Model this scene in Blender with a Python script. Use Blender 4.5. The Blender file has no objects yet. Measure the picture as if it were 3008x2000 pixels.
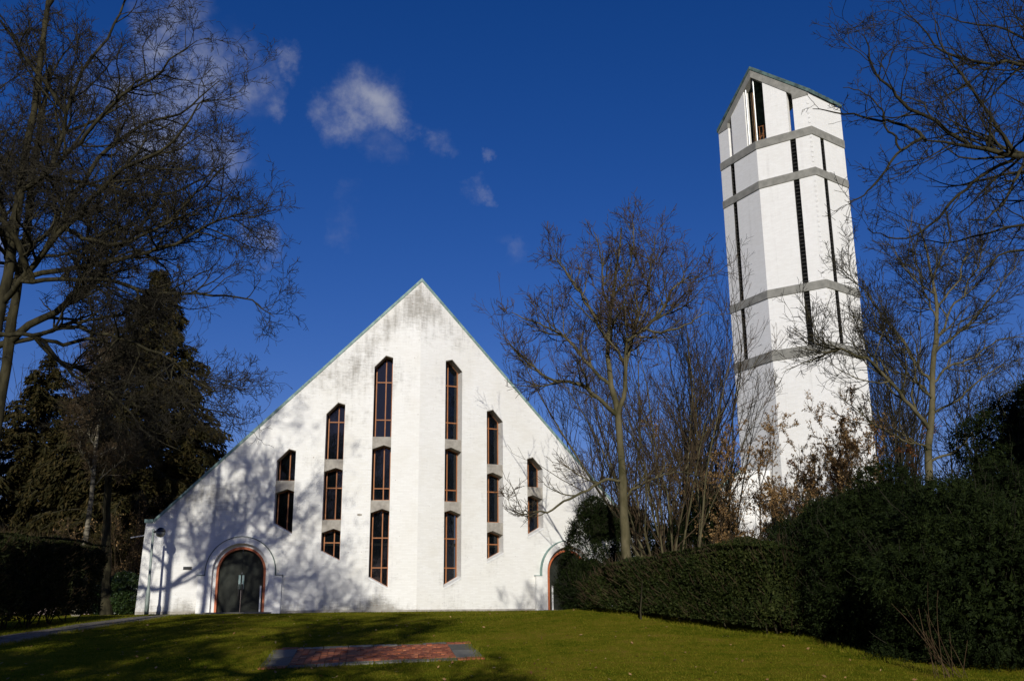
import bpy, bmesh, math
import numpy as np
from mathutils import Matrix, Vector

rad = math.radians
scn = bpy.context.scene
COL = scn.collection

# ------------------------------------------------------------------ camera
# eye at the origin, +Y into the picture; the church base lies at eye level
F, PITCH, ROLL = 2927.7, rad(15.187), rad(0.4445)
cam = bpy.data.objects.new('camera', bpy.data.cameras.new('camera'))
COL.objects.link(cam)
cam.data.sensor_width = 36.0
cam.data.lens = F / 3008 * 36.0
cam.data.clip_start, cam.data.clip_end = 0.1, 3000
cam.matrix_world = Matrix.Rotation(math.pi / 2 + PITCH, 4, 'X') @ Matrix.Rotation(-ROLL, 4, 'Z')
scn.camera = cam

# ------------------------------------------------------------------ light
SUN_AZ, SUN_EL = rad(1.0), rad(22.0)            # sun almost straight behind the camera
sun_from = Vector((math.sin(SUN_AZ) * math.cos(SUN_EL), -math.cos(SUN_AZ) * math.cos(SUN_EL), math.sin(SUN_EL)))
sun = bpy.data.objects.new('sun', bpy.data.lights.new('sun', 'SUN'))
COL.objects.link(sun)
sun.data.energy = 3.9
sun.data.angle = rad(0.53)
sun.data.color = (1.0, 0.965, 0.88)
sun.rotation_euler = sun_from.to_track_quat('Z', 'Y').to_euler()
sun.location = (-4, -60, 40)

scn.view_settings.view_transform = 'Standard'
scn.view_settings.look = 'None'
scn.view_settings.exposure = 0.0
scn.view_settings.gamma = 1.0
scn.view_settings.use_curve_mapping = False
scn.cycles.sample_clamp_direct = 6.0
scn.cycles.sample_clamp_indirect = 3.0


# ------------------------------------------------------------------ pixel geometry
def ray(px, py):
    u, v = (px - 1504) / F, (1000 - py) / F
    c, s = math.cos(ROLL), math.sin(ROLL)
    u, v = c * u + s * v, -s * u + c * v
    return np.array([u, math.cos(PITCH) - v * math.sin(PITCH), math.sin(PITCH) + v * math.cos(PITCH)])


def at(px, py, y):
    d = ray(px, py)
    return d * (y / d[1])


def proj(p):
    x, y, z = p
    yc = y * math.cos(PITCH) + z * math.sin(PITCH)
    zc = -y * math.sin(PITCH) + z * math.cos(PITCH)
    u, v = x / yc, zc / yc
    c, s = math.cos(ROLL), math.sin(ROLL)
    u, v = c * u - s * v, s * u + c * v
    return 1504 + F * u, 1000 - F * v


def zat(py, x, y):
    lo, hi = -5.0, 60.0
    for _ in range(40):
        m = (lo + hi) / 2
        if proj((x, y, m))[1] > py:
            lo = m
        else:
            hi = m
    return (lo + hi) / 2


# ------------------------------------------------------------------ world
w = bpy.data.worlds.new('World')
scn.world = w
w.use_nodes = True
nt = w.node_tree
nt.nodes.clear()


def N(tree, typ, **kw):
    n = tree.nodes.new(typ)
    for k, v in kw.items():
        if k == 'inp':
            for kk, vv in v.items():
                n.inputs[kk].default_value = vv
        else:
            setattr(n, k, v)
    return n


def math_node(tree, op, a, b=None, c=None, clamp=False):
    n = tree.nodes.new('ShaderNodeMath')
    n.operation = op
    n.use_clamp = clamp
    for i, x in enumerate((a, b, c)):
        if x is None:
            continue
        if isinstance(x, (int, float)):
            n.inputs[i].default_value = x
        else:
            tree.links.new(x, n.inputs[i])
    return n.outputs[0]


sky = N(nt, 'ShaderNodeTexSky', sky_type='NISHITA', sun_disc=False)
sky.sun_elevation = SUN_EL
sky.sun_rotation = math.pi + SUN_AZ
sky.altitude = 0
sky.air_density = 1.0
sky.dust_density = 0.2
sky.ozone_density = 4.0
hs = N(nt, 'ShaderNodeHueSaturation', inp={'Saturation': 1.3, 'Value': 0.75})
tint = N(nt, 'ShaderNodeMix', data_type='RGBA', blend_type='MULTIPLY')   # deep saturated winter blue
tint.inputs['Factor'].default_value = 1.0
nt.links.new(sky.outputs[0], tint.inputs['A'])
tint.inputs['B'].default_value = (0.92, 0.74, 0.92, 1)
nt.links.new(tint.outputs['Result'], hs.inputs['Color'])
tc = N(nt, 'ShaderNodeTexCoord')
nz = N(nt, 'ShaderNodeTexNoise', inp={'Scale': 9.0, 'Detail': 9.0, 'Roughness': 0.64})
nt.links.new(tc.outputs['Generated'], nz.inputs['Vector'])
sub = N(nt, 'ShaderNodeVectorMath', operation='SUBTRACT')
nt.links.new(nz.outputs['Color'], sub.inputs[0])
sub.inputs[1].default_value = (0.5, 0.5, 0.5)
scl = N(nt, 'ShaderNodeVectorMath', operation='SCALE')
nt.links.new(sub.outputs[0], scl.inputs[0])
scl.inputs['Scale'].default_value = 0.12
add = N(nt, 'ShaderNodeVectorMath', operation='ADD')
nt.links.new(tc.outputs['Generated'], add.inputs[0])
nt.links.new(scl.outputs[0], add.inputs[1])
mask = None
CLOUDS = [(1110, 290, 125, 1.0), (1050, 370, 105, .85), (1150, 350, 95, .85), (960, 320, 62, .5), (700, 280, 125, .8), (790, 340, 60, .5), (560, 240, 170, 1.0), (470, 420, 130, .9), (320, 250, 130, .75), (835, 205, 50, .5),
          (1285, 412, 60, .5), (1395, 578, 58, .5), (1448, 475, 34, .35), (765, 715, 65, .5), (720, 680, 45, .35), (1505, 715, 60, .2),
          (1010, 650, 60, .16), (1120, 470, 80, .2), (640, 480, 90, .5), (500, 60, 110, .5), (-300, 200, 200, .8), (-500, 500, 260, .9), (-100, 700, 160, .5), (3500, 500, 200, .5), (3800, 900, 240, .6)]
for cx, cy, r, amp in CLOUDS:
    d = ray(cx, cy)
    d /= np.linalg.norm(d)
    dn = N(nt, 'ShaderNodeVectorMath', operation='DISTANCE')
    nt.links.new(add.outputs[0], dn.inputs[0])
    dn.inputs[1].default_value = tuple(d)
    mr = N(nt, 'ShaderNodeMapRange', interpolation_type='SMOOTHSTEP')
    nt.links.new(dn.outputs['Value'], mr.inputs['Value'])
    rr = r / F
    mr.inputs['From Min'].default_value = rr * 1.05
    mr.inputs['From Max'].default_value = rr * 0.1
    mr.inputs['To Max'].default_value = amp
    mask = mr.outputs[0] if mask is None else math_node(nt, 'MAXIMUM', mask, mr.outputs[0])
nz2 = N(nt, 'ShaderNodeTexNoise', inp={'Scale': 22.0, 'Detail': 7.0, 'Roughness': 0.6})
nt.links.new(tc.outputs['Generated'], nz2.inputs['Vector'])
br = N(nt, 'ShaderNodeMapRange', interpolation_type='SMOOTHSTEP')
nt.links.new(nz2.outputs[0], br.inputs['Value'])
br.inputs['From Min'].default_value = 0.36
br.inputs['From Max'].default_value = 0.64
br.inputs['To Min'].default_value = 0.12
mask = math_node(nt, 'MULTIPLY', mask, br.outputs[0])
mask = math_node(nt, 'MULTIPLY', mask, 0.8, clamp=True)
mx = N(nt, 'ShaderNodeMix', data_type='RGBA')
nt.links.new(mask, mx.inputs['Factor'])
nt.links.new(hs.outputs[0], mx.inputs['A'])
mx.inputs['B'].default_value = (3.6, 3.8, 4.6, 1)
bg = N(nt, 'ShaderNodeBackground', inp={'Strength': 0.1})
nt.links.new(mx.outputs['Result'], bg.inputs['Color'])
wo = N(nt, 'ShaderNodeOutputWorld')
nt.links.new(bg.outputs[0], wo.inputs['Surface'])


# ------------------------------------------------------------------ materials
def new_mat(name, rough=0.8, spec=0.3):
    m = bpy.data.materials.new(name)
    m.use_nodes = True
    t = m.node_tree
    b = t.nodes['Principled BSDF']
    b.inputs['Roughness'].default_value = rough
    b.inputs['Specular IOR Level'].default_value = spec
    return m, t, b


def ramp(t, fac, stops):
    r = t.nodes.new('ShaderNodeValToRGB')
    e = r.color_ramp.elements
    while len(e) < len(stops):
        e.new(0.5)
    for el, (p, c) in zip(e, stops):
        el.position = p
        el.color = tuple(c) + (1,)
    t.links.new(fac, r.inputs[0])
    return r.outputs[0]


def noise(t, vec, scale, detail=4.0, rough=0.55, mapscale=None):
    if mapscale:
        mp = t.nodes.new('ShaderNodeMapping')
        mp.inputs['Scale'].default_value = mapscale
        t.links.new(vec, mp.inputs['Vector'])
        vec = mp.outputs[0]
    n = t.nodes.new('ShaderNodeTexNoise')
    n.inputs['Scale'].default_value = scale
    n.inputs['Detail'].default_value = detail
    n.inputs['Roughness'].default_value = rough
    t.links.new(vec, n.inputs['Vector'])
    return n.outputs[0]


def mixc(t, fac, a, b, mode='MIX'):
    m = t.nodes.new('ShaderNodeMix')
    m.data_type = 'RGBA'
    m.blend_type = mode
    if isinstance(fac, (int, float)):
        m.inputs['Factor'].default_value = fac
    else:
        t.links.new(fac, m.inputs['Factor'])
    for k, x in (('A', a), ('B', b)):
        if isinstance(x, tuple):
            m.inputs[k].default_value = x + (1,) if len(x) == 3 else x
        else:
            t.links.new(x, m.inputs[k])
    return m.outputs['Result']


def bump(t, b, h, strength, dist):
    n = t.nodes.new('ShaderNodeBump')
    n.inputs['Strength'].default_value = strength
    n.inputs['Distance'].default_value = dist
    t.links.new(h, n.inputs['Height'])
    t.links.new(n.outputs[0], b.inputs['Normal'])


def smooth(t, v, a, b_, lo=0.0, hi=1.0):
    m = t.nodes.new('ShaderNodeMapRange')
    m.interpolation_type = 'SMOOTHSTEP'
    t.links.new(v, m.inputs['Value'])
    m.inputs['From Min'].default_value = a
    m.inputs['From Max'].default_value = b_
    m.inputs['To Min'].default_value = lo
    m.inputs['To Max'].default_value = hi
    return m.outputs[0]


def white_brick(name, dirt):
    """white-painted brick, uv in metres (along the wall, height)"""
    m, t, b = new_mat(name, 0.75, 0.25)
    uv = t.nodes.new('ShaderNodeUVMap').outputs[0]
    bt = t.nodes.new('ShaderNodeTexBrick')
    bt.inputs['Scale'].default_value = 1.0
    bt.inputs['Brick Width'].default_value = 0.25
    bt.inputs['Row Height'].default_value = 0.07
    bt.inputs['Mortar Size'].default_value = 0.008
    bt.inputs['Mortar Smooth'].default_value = 0.4
    bt.inputs['Color1'].default_value = (0.0, 0.0, 0.0, 1)
    bt.inputs['Color2'].default_value = (1.0, 1.0, 1.0, 1)
    bt.inputs['Mortar'].default_value = (0.5, 0.5, 0.5, 1)
    t.links.new(uv, bt.inputs['Vector'])
    base = 0.06 * (not dirt)
    col = ramp(t, bt.outputs['Color'], [(0, (0.77 + base, 0.755 + base, 0.715 + base)), (1, (0.83 + base, 0.82 + base, 0.785 + base))])
    col = mixc(t, math_node(t, 'MULTIPLY', bt.outputs['Fac'], 0.12), col, (0.55, 0.53, 0.48))
    # broad yellowish weathering
    n1 = noise(t, uv, 0.45, 5.0, 0.6)
    col = mixc(t, smooth(t, n1, 0.42, 0.75, 0, 0.35 if dirt else 0.12), col, (0.62, 0.58, 0.48))
    if dirt:
        att = t.nodes.new('ShaderNodeAttribute')
        att.attribute_name = 'dirt'
        d = att.outputs['Fac']
        streak = noise(t, uv, 1.0, 6.0, 0.7, (5.0, 0.55, 1))
        blotch = noise(t, uv, 1.6, 6.0, 0.68)
        rows = noise(t, uv, 1.0, 3.0, 0.7, (3.0, 15.0, 1))
        s = math_node(t, 'ADD', math_node(t, 'MULTIPLY', streak, 0.4), math_node(t, 'MULTIPLY', blotch, 0.35))
        s = math_node(t, 'ADD', s, math_node(t, 'MULTIPLY', rows, 0.3))
        s = math_node(t, 'ADD', s, math_node(t, 'MULTIPLY', d, 0.17))
        col = mixc(t, smooth(t, s, 0.57, 0.88, 0, 0.8), col, (0.22, 0.2, 0.165))
        chips = noise(t, uv, 1.0, 2.0, 0.5, (9.0, 16.0, 1))
        chips = math_node(t, 'ADD', chips, math_node(t, 'MULTIPLY', d, 0.05))
        col = mixc(t, smooth(t, chips, 0.735, 0.765, 0, 0.75), col, (0.27, 0.2, 0.15))
    else:
        run = noise(t, uv, 1.0, 6.0, 0.7, (4.0, 0.16, 1))
        spot = noise(t, uv, 2.3, 6.0, 0.7)
        run = math_node(t, 'ADD', math_node(t, 'MULTIPLY', run, 0.65), math_node(t, 'MULTIPLY', spot, 0.35))
        col = mixc(t, smooth(t, run, 0.5, 0.78, 0, 0.45), col, (0.47, 0.45, 0.4))
    t.links.new(col, b.inputs['Base Color'])
    fine = noise(t, uv, 30.0, 3.0)
    h = math_node(t, 'ADD', math_node(t, 'MULTIPLY', bt.outputs['Fac'], -1.0), math_node(t, 'MULTIPLY', fine, 0.8))
    h = math_node(t, 'ADD', h, math_node(t, 'MULTIPLY', bt.outputs['Color'], 0.5))
    bump(t, b, h, 0.3, 0.011)
    return m


def simple(name, c1, c2, scale, rough=0.8, spec=0.3, bmp=0.0, metal=0.0, mapscale=None, lo=0.35, hi=0.65):
    m, t, b = new_mat(name, rough, spec)
    v = t.nodes.new('ShaderNodeTexCoord').outputs['Object']
    n = noise(t, v, scale, 5.0, 0.6, mapscale)
    t.links.new(ramp(t, n, [(lo, c1), (hi, c2)]), b.inputs['Base Color'])
    b.inputs['Metallic'].default_value = metal
    if bmp:
        bump(t, b, noise(t, v, scale * 4, 4.0, 0.6, mapscale), bmp, 0.01)
    return m


def leafy(name, stops, rough=0.55, spec=0.25, trans=0.0):
    m, t, b = new_mat(name, rough, spec)
    g = t.nodes.new('ShaderNodeNewGeometry')
    v = t.nodes.new('ShaderNodeTexCoord').outputs['Object']
    n = noise(t, v, 1.3, 4.0)
    f = math_node(t, 'ADD', math_node(t, 'MULTIPLY', g.outputs['Random Per Island'], 0.45), math_node(t, 'MULTIPLY', n, 0.55))
    c = ramp(t, f, stops)
    t.links.new(c, b.inputs['Base Color'])
    if trans:
        tr = t.nodes.new('ShaderNodeBsdfTranslucent')
        t.links.new(c, tr.inputs['Color'])
        ms = t.nodes.new('ShaderNodeMixShader')
        ms.inputs[0].default_value = trans
        t.links.new(b.outputs[0], ms.inputs[1])
        t.links.new(tr.outputs[0], ms.inputs[2])
        t.links.new(ms.outputs[0], t.nodes['Material Output'].inputs['Surface'])
    return m


M = {}
M['wall'] = white_brick('white_painted_brick', True)
M['tower'] = white_brick('white_tower_brick', False)
M['concrete'] = simple('concrete', (0.22, 0.215, 0.19), (0.31, 0.30, 0.265), 3.0, 0.9, 0.2, 0.3)
M['spandrel'] = simple('spandrel_concrete', (0.28, 0.255, 0.22), (0.40, 0.37, 0.32), 5.0, 0.9, 0.2, 0.3)
M['copper'] = simple('copper_patina', (0.13, 0.21, 0.19), (0.26, 0.37, 0.33), 4.0, 0.6, 0.3)
M['copper_dark'] = simple('dull_and_shaded_copper', (0.05, 0.075, 0.07), (0.12, 0.19, 0.17), 3.0, 0.6, 0.3)  # dull roof copper; also the shade painted into the left portal flashing
M['frame'] = simple('orange_stained_wood', (0.25, 0.095, 0.035), (0.38, 0.155, 0.06), 6.0, 0.6, 0.3, 0.2, 0, (6, 6, 0.6))
M['trim'] = simple('red_orange_trim', (0.46, 0.12, 0.05), (0.55, 0.17, 0.07), 4.0, 0.55, 0.3)
M['dark'] = simple('unlit_interior_black', (0.006, 0.007, 0.008), (0.014, 0.015, 0.016), 2.0, 0.9, 0.1)  # unlit depth behind windows and slots, put into a near-black colour
M['slat'] = simple('dark_slat', (0.018, 0.018, 0.016), (0.04, 0.038, 0.034), 3.0, 0.7, 0.2)
M['beam'] = simple('gallery_edge', (0.25, 0.21, 0.15), (0.33, 0.28, 0.2), 2.0, 0.8, 0.2)
M['timber'] = simple('belfry_timber', (0.2, 0.12, 0.06), (0.36, 0.24, 0.13), 8.0, 0.8, 0.2, 0.2, 0, (4, 4, .4))
M['rust'] = simple('rusty_rail', (0.18, 0.07, 0.03), (0.3, 0.13, 0.05), 9.0, 0.8, 0.2)
M['steel'] = simple('galvanised_steel', (0.33, 0.34, 0.34), (0.5, 0.51, 0.5), 5.0, 0.45, 0.4, 0, 0.5)
M['lamp_post'] = simple('grey_green_lamp_paint', (0.16, 0.2, 0.18), (0.25, 0.29, 0.26), 5.0, 0.5, 0.4)
M['lamp_top'] = simple('dark_lamp_shade', (0.012, 0.013, 0.014), (0.03, 0.03, 0.03), 4.0, 0.25, 0.5)
M['white_paint'] = simple('white_paint', (0.7, 0.7, 0.68), (0.8, 0.8, 0.78), 4.0, 0.5, 0.3)
M['patina'] = simple('bright_patina', (0.2, 0.3, 0.28), (0.4, 0.5, 0.47), 9.0, 0.7, 0.2)
M['post'] = simple('weathered_dark_post', (0.03, 0.032, 0.034), (0.085, 0.085, 0.08), 4.0, 0.8, 0.2, 0.3, 0, (5, 5, .5))
M['bark_dark'] = simple('dark_bark', (0.018, 0.016, 0.009), (0.055, 0.048, 0.026), 2.2, 0.95, 0.1, 0.5, 0, (3, 3, 1))
M['bark_moss'] = simple('mossy_bark', (0.05, 0.046, 0.02), (0.135, 0.115, 0.065), 1.6, 0.95, 0.1, 0.5, 0, (2, 2, 1))
M['twig'] = simple('dark_twig', (0.018, 0.016, 0.011), (0.046, 0.04, 0.028), 3.0, 0.9, 0.1)
M['twig_brown'] = simple('brown_twig', (0.042, 0.03, 0.018), (0.095, 0.066, 0.037), 3.0, 0.9, 0.1)
M['twig_dry'] = simple('dry_straw_stem', (0.045, 0.03, 0.015), (0.1, 0.065, 0.035), 3.0, 0.9, 0.1)
M['yew'] = leafy('yew_needles', [(0.15, (0.004, 0.007, 0.002)), (0.55, (0.011, 0.018, 0.004)), (0.85, (0.026, 0.036, 0.007)), (1, (0.055, 0.04, 0.012))], 0.7, 0.08)
M['hedge'] = leafy('hedge_leaves', [(0.12, (0.006, 0.009, 0.003)), (0.5, (0.018, 0.023, 0.006)), (0.8, (0.04, 0.042, 0.011)), (1, (0.08, 0.045, 0.018))], 0.7, 0.1)
M['hedge_brown'] = leafy('winter_hedge_leaves', [(0.12, (0.006, 0.010, 0.002)), (0.5, (0.018, 0.026, 0.005)), (0.8, (0.04, 0.045, 0.010)), (1, (0.085, 0.05, 0.018))], 0.7, 0.1)
M['spruce'] = leafy('spruce_needles', [(0.15, (0.008, 0.009, 0.003)), (0.5, (0.026, 0.023, 0.007)), (0.75, (0.05, 0.036, 0.012)), (1, (0.09, 0.05, 0.018))], 0.7, 0.08)
M['laurel'] = leafy('glossy_evergreen_leaves', [(0.15, (0.012, 0.022, 0.007)), (0.6, (0.035, 0.06, 0.016)), (1, (0.085, 0.12, 0.03))], 0.3, 0.5)
M['dryleaf'] = leafy('dry_brown_leaves', [(0.15, (0.15, 0.08, 0.03)), (0.5, (0.32, 0.19, 0.075)), (1, (0.48, 0.33, 0.15))], 0.7, 0.2, 0.25)
M['rustleaf'] = leafy('rust_leaves', [(0.15, (0.11, 0.04, 0.015)), (0.5, (0.2, 0.08, 0.025)), (1, (0.3, 0.14, 0.04))], 0.7, 0.2, 0.25)
M['litter'] = leafy('fallen_leaves', [(0.15, (0.1, 0.05, 0.02)), (0.45, (0.24, 0.13, 0.05)), (0.65, (0.33, 0.2, 0.085)), (0.85, (0.45, 0.34, 0.18))], 0.7, 0.2)
M['grass'] = leafy('grass_blades', [(0.2, (0.055, 0.07, 0.004)), (0.42, (0.11, 0.13, 0.008)), (0.6, (0.17, 0.16, 0.012)), (0.78, (0.22, 0.17, 0.025)), (1, (0.34, 0.23, 0.07))], 0.8, 0.05, 0.25)


def make_glass():
    m, t, b = new_mat('window_glass', 0.04, 1.0)
    b.inputs['Base Color'].default_value = (0.006, 0.008, 0.01, 1)
    tr = t.nodes.new('ShaderNodeBsdfTransparent')
    tr.inputs[0].default_value = (0.75, 0.78, 0.8, 1)
    ms = t.nodes.new('ShaderNodeMixShader')
    ms.inputs[0].default_value = 0.55
    t.links.new(b.outputs[0], ms.inputs[1])
    t.links.new(tr.outputs[0], ms.inputs[2])
    t.links.new(ms.outputs[0], t.nodes['Material Output'].inputs['Surface'])
    v = t.nodes.new('ShaderNodeTexCoord').outputs['Object']
    bump(t, b, noise(t, v, 1.5, 2.0), 0.15, 0.02)
    return m


M['glass'] = make_glass()


def make_door():
    m, t, b = new_mat('dark_metal_door', 0.7, 0.12)
    v = t.nodes.new('ShaderNodeTexCoord').outputs['Object']
    n = noise(t, v, 1.2, 6.0, 0.65)
    c = ramp(t, n, [(0.3, (0.016, 0.017, 0.014)), (0.6, (0.034, 0.037, 0.03)), (0.85, (0.06, 0.07, 0.06))])
    st = noise(t, v, 2.5, 4.0, 0.6, (6, 6, 0.8))
    c = mixc(t, smooth(t, st, 0.64, 0.78, 0, 0.4), c, (0.1, 0.13, 0.115))
    t.links.new(c, b.inputs['Base Color'])
    return m


M['door'] = make_door()


def make_lawn():
    m, t, b = new_mat('mossy_lawn', 1.0, 0.0)
    v = t.nodes.new('ShaderNodeTexCoord').outputs['Object']
    n1 = noise(t, v, 0.45, 6.0, 0.66)
    n2 = noise(t, v, 3.0, 5.0, 0.65)
    n3 = noise(t, v, 22.0, 4.0, 0.7)
    f = math_node(t, 'ADD', math_node(t, 'MULTIPLY', n1, 0.4), math_node(t, 'MULTIPLY', n2, 0.3))
    f = math_node(t, 'ADD', f, math_node(t, 'MULTIPLY', n3, 0.3))
    c = ramp(t, f, [(0.36, (0.03, 0.045, 0.003)), (0.44, (0.08, 0.1, 0.006)), (0.51, (0.15, 0.14, 0.010)), (0.57, (0.19, 0.15, 0.018)), (0.66, (0.22, 0.13, 0.035))])
    t.links.new(c, b.inputs['Base Color'])
    bump(t, b, math_node(t, 'ADD', n3, math_node(t, 'MULTIPLY', n2, 0.6)), 0.9, 0.05)
    return m


M['lawn'] = make_lawn()


def make_path():
    m, t, b = new_mat('path_pavers', 0.9, 0.2)
    uv = t.nodes.new('ShaderNodeUVMap').outputs[0]
    bt = t.nodes.new('ShaderNodeTexBrick')
    bt.inputs['Scale'].default_value = 1.0
    bt.inputs['Brick Width'].default_value = 0.2
    bt.inputs['Row Height'].default_value = 0.1
    bt.inputs['Mortar Size'].default_value = 0.008
    bt.inputs['Color1'].default_value = (0.11, 0.095, 0.085, 1)
    bt.inputs['Color2'].default_value = (0.23, 0.2, 0.175, 1)
    bt.inputs['Mortar'].default_value = (0.04, 0.042, 0.025, 1)
    t.links.new(uv, bt.inputs['Vector'])
    n = noise(t, uv, 2.0, 5.0)
    c = mixc(t, smooth(t, n, 0.45, 0.7, 0, 0.5), bt.outputs['Color'], (0.09, 0.1, 0.05))
    t.links.new(c, b.inputs['Base Color'])
    bump(t, b, math_node(t, 'MULTIPLY', bt.outputs['Fac'], -1.0), 0.5, 0.01)
    return m


M['path'] = make_path()


def island_mat(name, stops, rough=0.85):
    m, t, b = new_mat(name, rough, 0.2)
    oi = t.nodes.new('ShaderNodeObjectInfo')
    v = t.nodes.new('ShaderNodeTexCoord').outputs['Object']
    n = noise(t, v, 9.0, 5.0, 0.65)
    f = math_node(t, 'ADD', math_node(t, 'MULTIPLY', oi.outputs['Random'], 0.6), math_node(t, 'MULTIPLY', n, 0.4))
    t.links.new(ramp(t, f, stops), b.inputs['Base Color'])
    bump(t, b, noise(t, v, 40.0, 4.0), 0.3, 0.005)
    return m


M['brick'] = island_mat('red_paving_brick', [(0.15, (0.19, 0.06, 0.032)), (0.45, (0.3, 0.092, 0.043)), (0.65, (0.37, 0.12, 0.055)), (0.85, (0.45, 0.17, 0.08))])
M['slabstone'] = island_mat('concrete_slab', [(0.2, (0.1, 0.095, 0.075)), (0.6, (0.18, 0.17, 0.14)), (0.9, (0.26, 0.25, 0.21))])
M['soil'] = simple('dark_soil', (0.022, 0.018, 0.012), (0.06, 0.045, 0.028), 3.0, 0.95, 0.1, 0.6)


def make_birch():
    m, t, b = new_mat('birch_bark', 0.8, 0.2)
    v = t.nodes.new('ShaderNodeTexCoord').outputs['Object']
    n = noise(t, v, 2.2, 4.0, 0.6, (1.0, 1.0, 3.0))
    t.links.new(ramp(t, n, [(0.42, (0.03, 0.027, 0.02)), (0.52, (0.15, 0.13, 0.09)), (0.7, (0.34, 0.3, 0.22))]), b.inputs['Base Color'])
    return m


M['birch'] = make_birch()


# ------------------------------------------------------------------ object helpers
def tag(o, label=None, cat=None, group=None, kind=None):
    if label: o['label'] = label
    if cat: o['category'] = cat
    if group: o['group'] = group
    if kind: o['kind'] = kind
    return o


def link(name, me, mat=None, parent=None):
    o = bpy.data.objects.new(name, me)
    COL.objects.link(o)
    if mat is not None and me is not None:
        me.materials.append(M[mat] if isinstance(mat, str) else mat)
    if parent is not None:
        o.parent = parent
        o.matrix_parent_inverse = Matrix.Translation(-Vector(parent.get('_w', parent.location)))
    return o


def empty(name, loc, label, cat, group=None):
    o = bpy.data.objects.new(name, None)
    COL.objects.link(o)
    o.location = tuple(float(c) for c in loc)
    o.empty_display_size = 0.3
    tag(o, label, cat, group)
    return o


def wpos(o):
    """world location of an object built from location-only parents with translation inverses"""
    return o.location


def mesh_np(name, verts, faces_list, smooth_=False):
    """verts (V,3); faces_list: list of int arrays (n,k)"""
    me = bpy.data.meshes.new(name)
    verts = np.asarray(verts, np.float32)
    me.vertices.add(len(verts))
    me.vertices.foreach_set('co', verts.ravel())
    faces_list = [np.asarray(f, np.int32) for f in faces_list if len(f)]
    nl = sum(f.size for f in faces_list)
    npoly = sum(len(f) for f in faces_list)
    me.loops.add(nl)
    me.polygons.add(npoly)
    me.loops.foreach_set('vertex_index', np.concatenate([f.ravel() for f in faces_list]))
    tot = np.concatenate([np.full(len(f), f.shape[1], np.int32) for f in faces_list])
    st = np.concatenate([[0], np.cumsum(tot)[:-1]]).astype(np.int32)
    me.polygons.foreach_set('loop_start', st)
    if smooth_:
        me.polygons.foreach_set('use_smooth', np.ones(npoly, bool))
    me.update(calc_edges=True)
    me.validate()
    return me


class MB:
    """collects convex pieces with optional uv (metres)"""

    def __init__(self):
        self.v, self.f = [], []

    def hexa(self, p):
        """8 corners: bottom 4 then top 4"""
        n = len(self.v)
        self.v += [tuple(map(float, q)) for q in p]
        for a, b_, c, d in ((0, 3, 2, 1), (4, 5, 6, 7), (0, 1, 5, 4), (1, 2, 6, 5), (2, 3, 7, 6), (3, 0, 4, 7)):
            self.f.append((n + a, n + b_, n + c, n + d))

    def box(self, c, s):
        x, y, z = c
        a, b_, h = s[0] / 2, s[1] / 2, s[2] / 2
        self.hexa([(x - a, y - b_, z - h), (x + a, y - b_, z - h), (x + a, y + b_, z - h), (x - a, y + b_, z - h),
                   (x - a, y - b_, z + h), (x + a, y - b_, z + h), (x + a, y + b_, z + h), (x - a, y + b_, z + h)])

    def prism(self, front, back):
        n, k = len(self.v), len(front)
        self.v += [tuple(map(float, q)) for q in front] + [tuple(map(float, q)) for q in back]
        self.f.append(tuple(n + i for i in range(k)))
        self.f.append(tuple(n + k + i for i in reversed(range(k))))
        for i in range(k):
            j = (i + 1) % k
            self.f.append((n + j, n + i, n + k + i, n + k + j))

    def lathe(self, c, prof, seg=16):
        """prof: list of (r,z)"""
        n = len(self.v)
        for r, z in prof:
            for i in range(seg):
                a = 2 * math.pi * i / seg
                self.v.append((c[0] + r * math.cos(a), c[1] + r * math.sin(a), c[2] + z))
        for j in range(len(prof) - 1):
            for i in range(seg):
                k = (i + 1) % seg
                self.f.append((n + j * seg + i, n + j * seg + k, n + (j + 1) * seg + k, n + (j + 1) * seg + i))
        self.f.append(tuple(n + i for i in reversed(range(seg))))
        self.f.append(tuple(n + (len(prof) - 1) * seg + i for i in range(seg)))

    def build(self, name, mat, parent=None, uvf=None, smooth_=False, bevel=0.0):
        me = bpy.data.meshes.new(name)
        me.from_pydata(self.v, [], self.f)
        bm = bmesh.new()
        bm.from_mesh(me)
        bmesh.ops.recalc_face_normals(bm, faces=bm.faces)
        if bevel:
            bmesh.ops.bevel(bm, geom=list(bm.edges), offset=bevel, segments=1, affect='EDGES')
        if uvf:
            lay = bm.loops.layers.uv.new('UVMap')
            for f in bm.faces:
                for l in f.loops:
                    l[lay].uv = uvf(l.vert.co)
        if smooth_:
            for f in bm.faces:
                f.smooth = True
        bm.to_mesh(me)
        bm.free()
        return link(name, me, mat, parent)


# ------------------------------------------------------------------ ground
_py = np.array([-200, -60, -20, 0, 10, 15, 17, 20, 24, 30, 36, 42, 60, 2000.])
_pz = np.array([-2.6, -2.4, -1.95, -1.6, -1.27, -1.03, -.905, -.60, -.36, -.14, -.01, .015, .0, .0])
_ty = np.linspace(-200, 200, 1601)
_tz = np.interp(_ty, _py, _pz)
_k = np.exp(-0.5 * (np.arange(-16, 17) / 5.0) ** 2)
_tzs = np.convolve(np.pad(_tz, 16, mode='edge'), _k / _k.sum(), mode='valid')


def gz(x, y):
    z = np.interp(y, _ty, _tzs)
    z = z + 0.40 * np.exp(-((x - 3.4) ** 2 / 15 + (y - 25.5) ** 2 / 22))
    z = z - 0.25 * np.exp(-((x + 16) ** 2 / 60 + (y - 28) ** 2 / 80))
    z = z + 0.012 * np.sin(x * 1.3 + y * .4) * np.sin(y * .9 - x * .3)
    return z


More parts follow.
